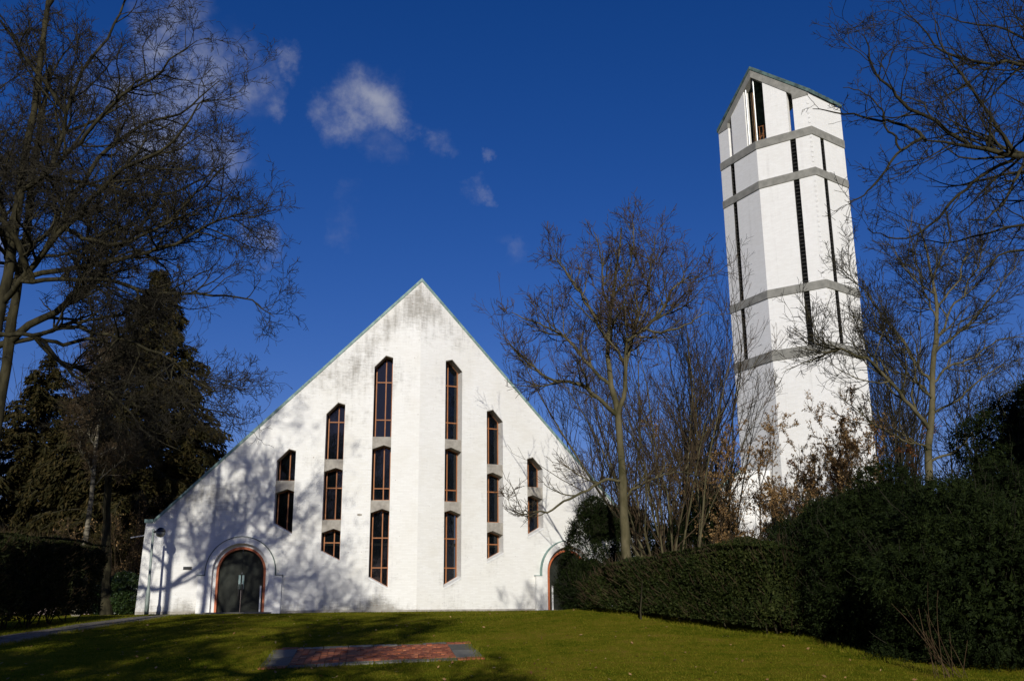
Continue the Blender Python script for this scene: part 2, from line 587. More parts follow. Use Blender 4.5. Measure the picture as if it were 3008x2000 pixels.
def ground_px(px, py, dmin=10, dmax=80):
    d = ray(px, py)
    for y in np.arange(dmin, dmax, 0.05):
        p = d * (y / d[1])
        if p[2] <= gz(p[0], p[1]):
            return p
    return p


def axis_pts(fine0, fine1, step, far):
    a = np.arange(fine0, fine1 + 1e-6, step)
    lo = fine0 - np.geomspace(1, far, 26)[::-1]
    hi = fine1 + np.geomspace(1, far, 26)
    return np.concatenate([lo, a, hi])


gx, gy = axis_pts(-24, 24, 0.4, 1500), axis_pts(8, 48, 0.3, 1500)
GX, GY = np.meshgrid(gx, gy)
GZ = gz(GX, GY)
V = np.stack([GX, GY, GZ], -1).reshape(-1, 3)
nx, ny = len(gx), len(gy)
i, j = np.meshgrid(np.arange(nx - 1), np.arange(ny - 1))
q = (j * nx + i).ravel()
tag(link('lawn', mesh_np('lawn', V, [np.stack([q, q + 1, q + nx + 1, q + nx], 1)], True), 'lawn'), kind='structure')


def strip_on_ground(name, centre, width, mat, lift=0.006):
    """ribbon following the ground, uv in metres"""
    c = np.array(centre, float)
    seg = np.linalg.norm(np.diff(c, axis=0), axis=1)
    s = np.concatenate([[0], np.cumsum(seg)])
    t = np.linspace(0, s[-1], max(8, int(s[-1] / 0.3)))
    x, y = np.interp(t, s, c[:, 0]), np.interp(t, s, c[:, 1])
    wd = np.interp(t, s, width) if hasattr(width, '__len__') else np.full(len(t), width)
    ker = np.ones(9) / 9
    x = np.convolve(np.pad(x, 4, mode='edge'), ker, 'valid')
    y = np.convolve(np.pad(y, 4, mode='edge'), ker, 'valid')
    tx, ty = np.gradient(x), np.gradient(y)
    L = np.hypot(tx, ty)
    nxn, nyn = -ty / L, tx / L
    m = 7
    vs, uvs = [], []
    for k in range(m):
        o = (k / (m - 1) - .5) * wd
        X, Y = x + nxn * o, y + nyn * o
        vs.append(np.stack([X, Y, gz(X, Y) + lift], 1))
        uvs.append(np.stack([t, o], 1))
    vs = np.stack(vs, 1)
    uvs = np.stack(uvs, 1).reshape(-1, 2)
    n = len(t)
    i, j = np.meshgrid(np.arange(m - 1), np.arange(n - 1))
    q = (j * m + i).ravel()
    me = mesh_np(name, vs.reshape(-1, 3), [np.stack([q, q + 1, q + m + 1, q + m], 1)], True)
    lay = me.uv_layers.new(name='UVMap')
    idx = np.zeros(len(me.loops), np.int32)
    me.loops.foreach_get('vertex_index', idx)
    lay.data.foreach_set('uv', uvs[idx].astype(np.float32).ravel())
    return tag(link(name, me, mat), kind='structure')


# ------------------------------------------------------------------ church
A_L, A_R, FX, FY, PEAK = rad(-5.44), rad(26.0), -3.98, 42.0, 14.23
DL, NL = np.array([-math.cos(A_L), math.sin(A_L), 0]), np.array([math.sin(A_L), math.cos(A_L), 0])
DR, NR = np.array([math.cos(A_R), math.sin(A_R), 0]), np.array([-math.sin(A_R), math.cos(A_R), 0])
FOLD = np.array([FX, FY, 0.0])
AXIS = (NL + NR) / np.linalg.norm(NL + NR)
ZB = 0.02


def wing(side, s, z, d=0.0):
    D_, N_ = (DL, NL) if side < 0 else (DR, NR)
    return FOLD + D_ * s + N_ * d + np.array([0, 0, z])


def wing_sz(side, px, py):
    D_, N_ = (DL, NL) if side < 0 else (DR, NR)
    r = ray(px, py)
    k = N_.dot(FOLD) / N_.dot(r)
    p = r * k
    return float((p - FOLD).dot(D_)), float(p[2])


church = empty('church', (FX, FY, ZB), 'white painted brick church with steep gabled front folded at the middle', 'church')

EAVE_S, EAVE_Z = 10.68, 3.66
END_S, BASE_S = wing_sz(-1, 428, 1545)[0], wing_sz(-1, 395, 1797)[0]

# window columns (distance from the fold, heights) shared by both wings
COLS = [dict(o=1.97, i=1.18, top=10.24, bo=1.39, bi=0.96), dict(o=3.94, i=3.16, top=8.15, bo=2.44, bi=2.04), dict(o=5.90, i=5.13, top=6.15, bo=3.55, bi=3.13)]
DEPTH = 0.47


def zrow(L, R, s):
    pl, pr = wing(-1, s, 0), wing(1, s, 0)
    return (zat(L, pl[0], pl[1]) + zat(R, pr[0], pr[1])) / 2


# rows: (pane bottom, gable apex below, gable ends below) per spandrel; transoms
ROWS = [[(1282.5, 1289.5, 1306, 1314), (1468, 1473, 1493, 1498)], [(1346, 1365, 1373, 1387), (1523.5, 1536, 1551, 1559)], [(1407.6, 1433, 1433.4, 1455)]]
TRANS = [[(1117, 1128), (1227, 1238), (1430, 1437), (1578, 1579), (1666, 1666)], [(1233.6, 1255), (1429, 1442), (1590, 1598)], []]
for ci, c in enumerate(COLS):
    mid = (c['o'] + c['i']) / 2
    c['ap'] = c['o'] - 0.48
    c['apz'] = c['top'] + 0.5
    c['it'] = c['top'] + 0.41
    c['rows'] = [(zrow(a, b_, mid), zrow(d, e, mid)) for a, b_, d, e in ROWS[ci]]
    c['trans'] = [zrow(a, b_, mid) for a, b_ in TRANS[ci]]

# portal data (same on both wings)
p_l, p_r = wing_sz(-1, 638, 1680)[0], wing_sz(-1, 777, 1680)[0]
PS = (p_l + p_r) / 2
P_SPRING, P_R = 1.63, 1.12


def arch(sc, r, zs, z0, n=18):
    pts = [(sc + r, z0), (sc + r, zs)]
    pts += [(sc + r * math.cos(math.pi * k / n), zs + r * math.sin(math.pi * k / n)) for k in range(1, n)]
    pts += [(sc - r, zs), (sc - r, z0)]
    return pts


def fill_wall(name, side, outer, holes, depth, parent, mat):
    """front sheet with holes, reveals and outer edges; carries uv (s,z) and a dirt attribute"""
    bm = bmesh.new()
    uvl = bm.loops.layers.uv.new('UVMap')
    edges, loops = [], []
    sz = {}
    for lp in [outer] + holes:
        vs = []
        for s, z in lp:
            v = bm.verts.new(tuple(wing(side, s, z)))
            sz[v] = (s, z)
            vs.append(v)
        loops.append(vs)
        for k in range(len(vs)):
            edges.append(bm.edges.new((vs[k], vs[(k + 1) % len(vs)])))
    bmesh.ops.triangle_fill(bm, use_beauty=True, use_dissolve=False, edges=edges)
    want = -Vector((NL if side < 0 else NR))
    for f in bm.faces:
        if f.normal.dot(want) < 0:
            f.normal_flip()
    D_, N_ = (DL, NL) if side < 0 else (DR, NR)
    for vs in loops:
        back = []
        for v in vs:
            b_ = bm.verts.new(v.co + Vector(N_ * depth))
            sz[b_] = (sz[v][0] + depth, sz[v][1])
            back.append(b_)
        for k in range(len(vs)):
            j = (k + 1) % len(vs)
            bm.faces.new((vs[k], vs[j], back[j], back[k]))
    # subdivide the front a little so that the dirt attribute has resolution
    front = [f for f in bm.faces if abs(f.normal.dot(want)) > 0.99]
    for f in bm.faces:
        for l in f.loops:
            s, z = sz[l.vert]
            l[uvl].uv = (s + 30 * (side > 0), z)
    for _ in range(6):
        es = [e for e in bm.edges if e.calc_length() > 0.45]
        if not es:
            break
        bmesh.ops.subdivide_edges(bm, edges=es, cuts=1)
    bmesh.ops.triangulate(bm, faces=[f for f in bm.faces if len(f.verts) > 4])
    me = bpy.data.meshes.new(name)
    bm.to_mesh(me)
    n = len(bm.verts)
    co = np.array([v.co[:] for v in bm.verts])
    bm.free()
    rel = co - FOLD
    s, z = rel @ D_, co[:, 2]
    dirt = np.zeros(n)
    roof = PEAK - s * (PEAK - EAVE_Z) / EAVE_S - z           # distance below the roof edge
    if side < 0:
        dirt += 1.0 * np.exp(-((roof - 0.9) / 0.8) ** 2) * (z > 9)
        dirt += 1.3 * np.exp(-((s - 8.3) / 1.9) ** 2 - ((z - 4.6) / 1.0) ** 2)
        dirt += 0.8 * np.exp(-((s - 3.0) / 2.2) ** 2 - ((z - 9.7) / 1.0) ** 2)
        dirt += 0.55 * np.exp(-(z - ZB) / 0.25)
    else:
        dirt += 0.8 * np.exp(-((roof - 1.0) / 0.8) ** 2) * (z > 11)
    dirt += 0.9 * np.exp(-np.clip(z - ZB, 0, 9) / 0.3)
    dirt += 0.9 * np.exp(-((s) / 0.6) ** 2 - ((z - 12.6) / 1.2) ** 2)
    dirt += 0.35 * np.exp(-((roof - 0.3) / 0.5) ** 2)
    for c in COLS:                                           # runs below sills, soiled jamb edges
        m_ = (c['o'] + c['i']) / 2
        dirt += 0.6 * np.exp(-((s - m_) / 0.45) ** 2) * np.exp(-np.clip(c['bi'] - z, 0, 9) / 0.7) * (z < c['bo'])
        dirt += 0.5 * (np.exp(-((s - c['i'] + 0.1) / 0.14) ** 2) + np.exp(-((s - c['o'] - 0.1) / 0.14) ** 2)) * (z < c['apz']) * (z > c['bi'])
    at_ = me.attributes.new('dirt', 'FLOAT', 'POINT')
    at_.data.foreach_set('value', dirt.astype(np.float32))
    return link(name, me, mat, parent)


for side in (-1, 1):
    end_top, end_bot = END_S, BASE_S
    outer = [(0, -0.4), (end_bot, -0.4), (end_top, EAVE_Z - 0.02), (EAVE_S, EAVE_Z - 0.02), (0, PEAK)]
    holes = []
    for c in COLS:
        holes.append([(c['o'], c['bo']), (c['o'], c['top']), (c['ap'], c['apz']), (c['i'], c['it']), (c['i'], c['bi'])])
    holes.append(arch(PS, P_R, P_SPRING, -0.2))
    wall = fill_wall('front_wall', side, outer, holes, DEPTH + 0.08, church, 'wall')
    wall['label'] = 'left half of the folded white gable front' if side < 0 else 'right half of the folded white gable front'

    # copper coping on the gable edge
    for k in range(6):                                     # sheets butted end to end
        s0, s1 = EAVE_S * k / 6, EAVE_S * (k + 1) / 6 - 0.015
        mb = MB()
        zf = lambda s: PEAK - s * (PEAK - EAVE_Z) / EAVE_S
        prof = [(-0.035, -0.085), (-0.035, 0.06), (0.75, 0.06), (0.75, -0.085)]
        fr = [wing(side, s0, zf(s0) + h, d) for d, h in prof]
        bk = [wing(side, s1, zf(s1) + h, d) for d, h in prof]
        if k == 0 :
            fr = [np.array([FX, FY, 0]) + AXIS * d / AXIS.dot(NL) + np.array([0, 0, PEAK + h]) for d, h in prof]
        mb.prism(fr, bk)
        mb.build('copper_coping', 'copper', church)
    mb = MB()
    mb.prism([wing(side, EAVE_S + 0.02, EAVE_Z + h, d) for d, h in prof], [wing(side, END_S + 0.06, EAVE_Z + h, d) for d, h in prof])
    mb.build('copper_coping', 'copper', church)

    # roof plane and side wall running back
    back = AXIS * 24
    mb = MB()
    e0, r0 = wing(side, EAVE_S + 0.3, EAVE_Z - 0.25, 0.6), FOLD + AXIS * 0.6 + np.array([0, 0, PEAK - 0.05])
    mb.prism([r0, e0, e0 - np.array([0, 0, .15]), r0 - np.array([0, 0, .15])], [r0 + back, e0 + back, e0 + back - np.array([0, 0, .15]), r0 + back - np.array([0, 0, .15])])
    mb.build('roof', 'copper_dark', church)
    mb = MB()
    a0, a1 = wing(side, END_S - 0.02, -0.4, 0.55), wing(side, END_S - 0.32, -0.4, 0.55)
    up = np.array([0, 0, EAVE_Z - 0.05 + 0.4])
    mb.hexa([a0, a1, a1 + back, a0 + back, a0 + up, a1 + up, a1 + back + up, a0 + back + up])
    mb.build('side_wall', 'tower', church, uvf=lambda co: (co.y * 1.0, co.z))

    # the windows
    for ci, c in enumerate(COLS):
        o, i_, ap = c['o'], c['i'], c['ap']
        lips = [(r[0], r[1]) for r in c['rows']]
        cells = []
        ztop = ('gable', c['top'], c['apz'], c['it'])
        zt = (c['top'], c['apz'], c['it'])
        for (pb, apx) in lips:
            cells.append((zt, (pb, pb)))
            zt = (apx - 0.17, apx, apx - 0.10)
        cells.append((zt, (c['bo'], c['bi'])))
        shift = 0.07 if side < 0 else 0.02
        for k, ((zo, za, zi), (bo, bi)) in enumerate(cells):
            win = None
            fw, dg = 0.046, DEPTH - 0.03
            go, gi = o - shift, i_ - 0.0
            bot = lambda s: bi + (bo - bi) * (s - i_) / (o - i_)
            top = lambda s: (zo + (za - zo) * (o - s) / (o - ap)) if s >= ap else (zi + (za - zi) * (s - i_) / (ap - i_))
            mb = MB()

            def bar(s0, z0, s1, z1, wdt, d0, d1):
                """rail between two points with vertical thickness wdt downward if z dominates horizontally"""
                fr = [wing(side, s0, z0, d0), wing(side, s1, z1, d0), wing(side, s1, z1 - wdt, d0), wing(side, s0, z0 - wdt, d0)]
                bk = [wing(side, s0, z0, d1), wing(side, s1, z1, d1), wing(side, s1, z1 - wdt, d1), wing(side, s0, z0 - wdt, d1)]
                mb.prism(fr, bk)

            def stile(s, wdt):
                z1a, z1b = top(s - wdt / 2), top(s + wdt / 2)
                z0a, z0b = bot(s - wdt / 2), bot(s + wdt / 2)
                fr = [wing(side, s - wdt / 2, z0a, dg), wing(side, s + wdt / 2, z0b, dg), wing(side, s + wdt / 2, z1b, dg), wing(side, s - wdt / 2, z1a, dg)]
                bk = [p + (NL if side < 0 else NR) * 0.06 for p in fr]
                mb.prism(fr, bk)
            stile(go - fw / 2, fw)
            stile(gi + fw / 2, fw)
            sm = ap - 0.02
            stile(sm, fw)
            bar(gi, bot(gi) + fw * 1.3, go, bot(go) + fw * 1.3, fw, dg - 0.004, dg + 0.055)
            bar(ap, top(ap), go, top(go), fw, dg - 0.003, dg + 0.055)
            bar(gi, top(gi), ap, top(ap), fw, dg - 0.003, dg + 0.055)
            tz = [z for z in c['trans'] if bot(go) + .15 < z < top(gi) - .1]
            for z in tz:
                bar(gi, z + fw / 2, go, z + fw / 2, fw, dg - 0.005, dg + 0.05)
            win = mb.build('window', 'frame', church)
            # each pane
            lv = sorted(tz)
            for (s0, s1) in ((gi, sm), (sm, go)):
                zl = [None] + lv + [None]
                for q_ in range(len(zl) - 1):
                    b0 = [bot(s0), bot(s1)] if zl[q_] is None else [zl[q_]] * 2
                    t0 = [top(s0), top(s1)] if zl[q_ + 1] is None else [zl[q_ + 1]] * 2
                    sp = [(s0, b0[0]), (s1, b0[1]), (s1, t0[1])]
                    if zl[q_ + 1] is None and s0 < ap < s1:
                        sp.append((ap, top(ap)))
                    sp.append((s0, t0[0]))
                    m2 = MB()
                    jig = 0.014 * math.sin(7 * k + 3 * q_ + ci + 2 * (s0 > i_))
                    m2.prism([wing(side, a, b_, dg + 0.03 + jig * (a - s0)) for a, b_ in sp], [wing(side, a, b_, dg + 0.036 + jig * (a - s0)) for a, b_ in sp])
                    m2.build('pane', 'glass', win)
            # near-black panel behind: the room's shade put into its colour
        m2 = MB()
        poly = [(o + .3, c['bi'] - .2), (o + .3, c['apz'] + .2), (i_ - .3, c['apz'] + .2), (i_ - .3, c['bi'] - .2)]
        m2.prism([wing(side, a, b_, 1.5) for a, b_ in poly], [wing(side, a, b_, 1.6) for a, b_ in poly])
        m2.build('dark_backing', 'dark', church)
        m2 = MB()
        if ci < 2:
            zg = zrow(1594, 1595, 1.5)
            m2.prism([wing(side, a, b_, 0.9) for a, b_ in ((o + .2, zg - .06), (o + .2, zg + .06), (i_ - .2, zg + .06), (i_ - .2, zg - .06))],
                     [wing(side, a, b_, 1.0) for a, b_ in ((o + .2, zg - .06), (o + .2, zg + .06), (i_ - .2, zg + .06), (i_ - .2, zg - .06))])
            m2.build('gallery_edge', 'beam', church)
        # concrete spandrels
        for (pb, apx) in lips:
            m2 = MB()
            poly = [(o - .002, pb), (i_ + .002, pb), (i_ + .002, apx - .10), (ap, apx), (o - .002, apx - .17)]
            m2.prism([wing(side, a, b_, 0.045) for a, b_ in poly], [wing(side, a, b_, DEPTH + .06) for a, b_ in poly])
            m2.build('spandrel', 'spandrel', church)
        # sloping sill slab
        m2 = MB()
        fr = [wing(side, o + .0, c['bo'] - .015, -0.02), wing(side, i_ - .0, c['bi'] - .015, -0.02), wing(side, i_, c['bi'] + .05, DEPTH), wing(side, o, c['bo'] + .05, DEPTH)]
        bk = [p - np.array([0, 0, 0.06]) for p in fr]
        m2.prism(fr, bk)
        m2.build('sill', 'white_paint', church)
        # lintel lining of the pointed head
        m2 = MB()
        hd = [(o, c['top']), (ap, c['apz']), (i_, c['it'])]
        low = [(o, c['top'] - .03), (ap, c['apz'] - .03), (i_, c['it'] - .03)]
        for a in (0, 1):
            poly = [hd[a], hd[a + 1], low[a + 1], low[a]]
            m2.prism([wing(side, x, z, 0.004) for x, z in poly], [wing(side, x, z, DEPTH - .03) for x, z in poly])
        m2.build('window_head', 'spandrel', church)

    # ---- portal
    def band(r0, r1, d0, d1, z0=-0.3, n=22):
        m_ = MB()
        a0, a1 = arch(PS, r0, P_SPRING, z0, n), arch(PS, r1, P_SPRING, z0, n)
        for k in range(len(a0) - 1):
            poly = [a0[k], a0[k + 1], a1[k + 1], a1[k]]
            m_.prism([wing(side, a, b_, d0) for a, b_ in poly], [wing(side, a, b_, d1) for a, b_ in poly])
        return m_
    wuv = lambda co: (co.x, co.z)
    band(1.115, 1.37, -0.16, 0.12).build('portal_arch', 'tower', church, wuv)
    m2 = MB()
    for sg in (-1, 1):
        xs = sorted((PS + sg * 1.372, PS + sg * 1.66))
        poly = [(xs[0], -.3), (xs[1], -.3), (xs[1], 1.47), (xs[0], 1.47)]
        m2 = MB()
        m2.prism([wing(side, a, b_, -0.158) for a, b_ in poly], [wing(side, a, b_, 0.02) for a, b_ in poly])
        m2.build('portal_pier', 'tower', church, wuv)
        m2 = MB()
        xs = sorted((PS + sg * 1.40, PS + sg * 1.69))
        poly = [(xs[0], 1.472), (xs[1], 1.472), (xs[1], 1.5), (xs[0], 1.5)]
        m2.prism([wing(side, a, b_, -0.18) for a, b_ in poly], [wing(side, a, b_, 0.01) for a, b_ in poly])
        m2.build('copper_flashing', 'copper_dark' if side < 0 else 'copper', church)  # left flashing darker than right: its shade is put into the copper colour
    m_ = MB()
    a0, a1 = arch(PS, 1.372, P_SPRING, 1.472, 22), arch(PS, 1.40, P_SPRING, 1.472, 22)
    for k in range(len(a0) - 1):
        poly = [a0[k], a0[k + 1], a1[k + 1], a1[k]]
        m_.prism([wing(side, a, b_, -0.18) for a, b_ in poly], [wing(side, a, b_, 0.01) for a, b_ in poly])
    m_.build('copper_flashing', 'copper_dark' if side < 0 else 'copper', church)  # arch strip likewise: shaded tone on the left, lit tone on the right
    band(0.985, 1.118, 0.07, 0.5).build('door_reveal', 'white_paint', church)
    band(0.895, 0.984, 0.055, 0.5).build('door_trim', 'trim', church)
    for sg in (-1, 1):
        n = 12
        pts = [(PS + sg * 0.008, -0.2), (PS + sg * 0.893, -0.2), (PS + sg * 0.893, P_SPRING)]
        pts += [(PS + sg * max(0.008, 0.893 * math.cos(math.pi / 2 * k / n)), P_SPRING + 0.893 * math.sin(math.pi / 2 * k / n)) for k in range(1, n + 1)]
        m2 = MB()
        m2.prism([wing(side, a, b_, 0.24) for a, b_ in pts], [wing(side, a, b_, 0.30) for a, b_ in pts])
        door = m2.build('door', 'door', church)
        m2 = MB()
        s0 = PS + sg * 0.07
        m2.prism([wing(side, s0 + a, b_, 0.215) for a, b_ in ((-.04, .95), (.04, .95), (.04, 1.5), (-.04, 1.5))], [wing(side, s0 + a, b_, 0.239) for a, b_ in ((-.04, .95), (.04, .95), (.04, 1.5), (-.04, 1.5))])
        m2.build('door_plate', 'patina', door)
        m2 = MB()
        m2.prism([wing(side, s0 + a, b_, 0.15) for a, b_ in ((-.022, .6), (.022, .6), (.022, 1.15), (-.022, 1.15))], [wing(side, s0 + a, b_, 0.18) for a, b_ in ((-.022, .6), (.022, .6), (.022, 1.15), (-.022, 1.15))])
        m2.prism([wing(side, s0 + a, b_, 0.18) for a, b_ in ((-.018, .65), (.018, .65), (.018, .7), (-.018, .7))], [wing(side, s0 + a, b_, 0.238) for a, b_ in ((-.018, .65), (.018, .65), (.018, .7), (-.018, .7))])
        m2.prism([wing(side, s0 + a, b_, 0.18) for a, b_ in ((-.018, 1.05), (.018, 1.05), (.018, 1.1), (-.018, 1.1))], [wing(side, s0 + a, b_, 0.238) for a, b_ in ((-.018, 1.05), (.018, 1.05), (.018, 1.1), (-.018, 1.1))])
        m2.build('door_handle', 'lamp_top', door)
        m2 = MB()
        xs = sorted((PS + sg * .012, PS + sg * .885))
        m2.prism([wing(side, a, b_, 0.235) for a, b_ in ((xs[0], .735), (xs[1], .735), (xs[1], .75), (xs[0], .75))], [wing(side, a, b_, 0.239) for a, b_ in ((xs[0], .735), (xs[1], .735), (xs[1], .75), (xs[0], .75))])
        m2.build('door_seam', 'door', door)
    # white stay bar by the door
    m2 = MB()
    sb = PS - 0.80 if side < 0 else PS + 0.2
    if side > 0:
        sb = PS - 0.72
    m2.prism([wing(side, sb + a, b_, 0.12) for a, b_ in ((-.03, -.05), (.03, -.05), (.03, 1.08), (-.03, 1.08))], [wing(side, sb + a, b_, 0.17) for a, b_ in ((-.03, -.05), (.03, -.05), (.03, 1.08), (-.03, 1.08))])
    m2.build('stay_bar', 'white_paint', church)

    # low plinth course, interrupted at the portal
    for (s0, s1) in ((0.0, PS - 1.67), (PS + 1.67, BASE_S - .02)):
        for k in range(max(1, int((s1 - s0) / 1.0))):
            n_ = max(1, int((s1 - s0) / 1.0))
            u0, u1 = s0 + (s1 - s0) * k / n_, s0 + (s1 - s0) * (k + 1) / n_ - .008
            m2 = MB()
            poly = [(u0, -.3), (u1, -.3), (u1, .10), (u0, .10)]
            m2.prism([wing(side, a, b_, -0.045) for a, b_ in poly], [wing(side, a, b_, 0.02) for a, b_ in poly])
            m2.build('plinth_stone', 'spandrel', church)
    m2 = MB()
    poly = [(PS - 1.3, -.3), (PS + 1.3, -.3), (PS + 1.3, .05), (PS - 1.3, .05)]
    m2.prism([wing(side, a, b_, -0.6) for a, b_ in poly], [wing(side, a, b_, 0.45) for a, b_ in poly])
    m2.build('door_step', 'slabstone', church)

# small fittings on the left wing
sv, zv = wing_sz(-1, 551, 1668)
m2 = MB()
m2.prism([wing(-1, sv + a, zv + b_, -0.02) for a, b_ in ((-.17, -.06), (.17, -.06), (.17, .06), (-.17, .06))], [wing(-1, sv + a, zv + b_, 0.03) for a, b_ in ((-.17, -.06), (.17, -.06), (.17, .06), (-.17, .06))])
v_ = m2.build('vent', 'lamp_top', church)
for k in range(3):
    m2 = MB()
    zz = zv - .04 + k * .035
    m2.prism([wing(-1, sv + a, zz + b_, -0.034) for a, b_ in ((-.15, 0), (.15, 0), (.15, .012), (-.15, .012))], [wing(-1, sv + a, zz + b_, -0.018) for a, b_ in ((-.15, 0), (.15, 0), (.15, .012), (-.15, .012))])
    m2.build('slat', 'post', v_)
sv, zv = wing_sz(-1, 1056, 1511)
m2 = MB()
pts = [(sv + .11 * math.cos(t), zv + .045 * math.sin(t)) for t in np.linspace(0, 2 * math.pi, 12, endpoint=False)]
m2.prism([wing(-1, a, b_, -0.015) for a, b_ in pts], [wing(-1, a, b_, 0.01) for a, b_ in pts])
m2.build('wall_boss', 'spandrel', church)
m2 = MB()
pa, pb_ = wing(-1, END_S + .04, 3.1, 0.25), wing(-1, END_S + .62, 3.0, 0.25)
m2.hexa([pa + np.array(q) * .02 for q in ((0, -1, -1), (0, -1, 1), (0, 1, 1), (0, 1, -1))] + [pb_ + np.array(q) * .02 for q in ((0, -1, -1), (0, -1, 1), (0, 1, 1), (0, 1, -1))])
m2.build('rain_spout', 'steel', church)

# ------------------------------------------------------------------ tower
TC = [np.array(p) for p in ((12.04, 52.52), (13.41, 49.77), (15.93, 48.0), (18.2, 49.75))]
TC.append(TC[0] + TC[3] - TC[2] + 0.0)
mid_ = (TC[2] + TC[4]) / 2
back_ = 2 * mid_ - TC[1]
HEX = [TC[0], TC[1], TC[2], TC[3], back_, TC[4]]            # LE, LM, MR, RE, back apex, left back
tower = empty('bell_tower', (mid_[0], mid_[1], 0), 'tall white brick bell tower with grey concrete bands and green copper gable', 'tower')
zmr = lambda py: zat(py, *TC[2])
BANDS = []                                                   # (bottom, top) from the four rings at the near corner
for yb, yt in ((394.5, 370.5), (513.9, 490.7), (844.7, 820), (1034, 1003)):
    BANDS.append((zmr(yb), zmr(yt)))
Z_EAVE = zmr(273)
Z_APEX = zat(206, *TC[1])
T_TH = 0.32
ctr = np.append(mid_, 0)


def face_pt(k, t, z, d=0.0):
    a, b_ = HEX[k], HEX[(k + 1) % 6]
    L = np.linalg.norm(b_ - a)
    u = (b_ - a) / L
    n = np.array([-u[1], u[0]])
    if n.dot(mid_ - a) < 0:
        n = -n
    p = a + u * t + n * d
    return np.array([p[0], p[1], z])


def face_len(k):
    return float(np.linalg.norm(HEX[(k + 1) % 6] - HEX[k]))


def tpanel(k, poly, d0, d1, name, mat, parent=None):
    m_ = MB()
    m_.prism([face_pt(k, t, z, d0) for t, z in poly], [face_pt(k, t, z, d1) for t, z in poly])
    base = HEX[k]
    u = (HEX[(k + 1) % 6] - HEX[k]) / face_len(k)
    return m_.build(name, mat, parent or tower, uvf=lambda co: (float((co.x - base[0]) * u[0] + (co.y - base[1]) * u[1]) + 7 * k, co.z))


def roofz(k, t):
    """underside of the roof along the top of face k"""
    L = face_len(k)
    f = t / L
    if k in (0, 3):
        return Z_EAVE + (Z_APEX - Z_EAVE) * f
    if k in (1, 4):
        return Z_APEX + (Z_EAVE - Z_APEX) * f
    return Z_EAVE


BEAM = 0.48
b1, b2, b3, b4 = BANDS
slots = {0: 0.33, 1: 0.665, 2: 0.30, 3: 0.33, 4: 0.665, 5: 0.5}
SW = 0.31
for k in range(6):
    L = face_len(k)
    c0, c1 = slots[k] * L - SW / 2, slots[k] * L + SW / 2
    tpanel(k, [(0, -0.4), (L, -0.4), (L, b4[0]), (0, b4[0])], 0, T_TH, 'wall_panel', 'tower')
    for (zl, zh) in ((b4[1], b3[0]), (b3[1], b2[0]), (b2[1], b1[0])):
        tpanel(k, [(0, zl), (c0, zl), (c0, zh), (0, zh)], 0, T_TH, 'wall_panel', 'tower')
        tpanel(k, [(c1, zl), (L, zl), (L, zh), (c1, zh)], 0, T_TH, 'wall_panel', 'tower')
        if k < 3:
            tpanel(k, [(c0, zl), (c1, zl), (c1, zh), (c0, zh)], 0.12, 0.2, 'slot_back', 'dark')
            for tt in (c0 + .011, c1 - .011):
                tpanel(k, [(tt - .01, zl), (tt + .01, zl), (tt + .01, zh), (tt - .01, zh)], 0.004, 0.1, 'slot_frame', 'slat')
            n = max(2, int((zh - zl) / 0.2))
            for s_ in range(n):
                z = zl + (s_ + .5) * (zh - zl) / n
                m_ = MB()
                m_.hexa([face_pt(k, c0 + .03, z - .03, .03), face_pt(k, c1 - .03, z - .03, .03), face_pt(k, c1 - .03, z + .03, .09), face_pt(k, c0 + .03, z + .03, .09),
                         face_pt(k, c0 + .03, z - .012, .03), face_pt(k, c1 - .03, z - .012, .03), face_pt(k, c1 - .03, z + .048, .09), face_pt(k, c0 + .03, z + .048, .09)])
                m_.build('slat', 'slat', tower)
    # belfry storey
    zl = b1[1]
    ze = Z_EAVE - 0.12
    if k in (0, 3):                                         # apex at the far end
        tpanel(k, [(0, zl), (c0, zl), (c0, ze), (0, ze)], 0, T_TH, 'wall_panel', 'tower')
        e = L - 0.70
        tpanel(k, [(c1, zl), (e, zl), (e, roofz(k, e) - BEAM), (c1, roofz(k, c1) - BEAM)], 0, T_TH, 'wall_panel', 'tower')
        tpanel(k, [(0, ze + .003), (c0, ze + .003), (c0 + .01, roofz(k, c0) - BEAM if roofz(k, c0) - BEAM > ze else ze + .01), (L, Z_APEX - BEAM), (L, Z_APEX), (0, Z_EAVE)], -0.03, T_TH, 'gable_beam', 'concrete')
    elif k in (1, 4):
        e = 0.62
        tpanel(k, [(e, zl), (c0, zl), (c0, roofz(k, c0) - BEAM), (e, roofz(k, e) - BEAM)], 0, T_TH, 'wall_panel', 'tower')
        tpanel(k, [(c1, zl), (L, zl), (L, ze), (c1, ze)], 0, T_TH, 'wall_panel', 'tower')
        tpanel(k, [(0, Z_APEX - BEAM), (c1 - .01, max(roofz(k, c1) - BEAM, ze + .01)), (c1, ze + .003), (L, ze + .003), (L, Z_EAVE), (0, Z_APEX)], -0.03, T_TH, 'gable_beam', 'concrete')
        tpanel(k, [(c0 - .05, zl), (c0 - .004, zl), (c0 - .004, roofz(k, c0) - BEAM), (c0 - .05, roofz(k, c0) - BEAM)], T_TH + .002, T_TH + .05, 'jamb_board', 'timber')
    else:
        tpanel(k, [(0, zl), (L, zl), (L, Z_EAVE), (0, Z_EAVE)], 0, T_TH, 'wall_panel', 'tower')
# ring bands
for zb_, zt_ in BANDS:
    m_ = MB()
    off = []
    for p in HEX:
        d = (p - mid_)
        off.append(mid_ + d * (1 + 0.05 / np.linalg.norm(d)))
    m_.prism([(p[0], p[1], zb_) for p in off], [(p[0], p[1], zt_) for p in off])
    m_.build('concrete_band', 'concrete', tower, bevel=0.01)
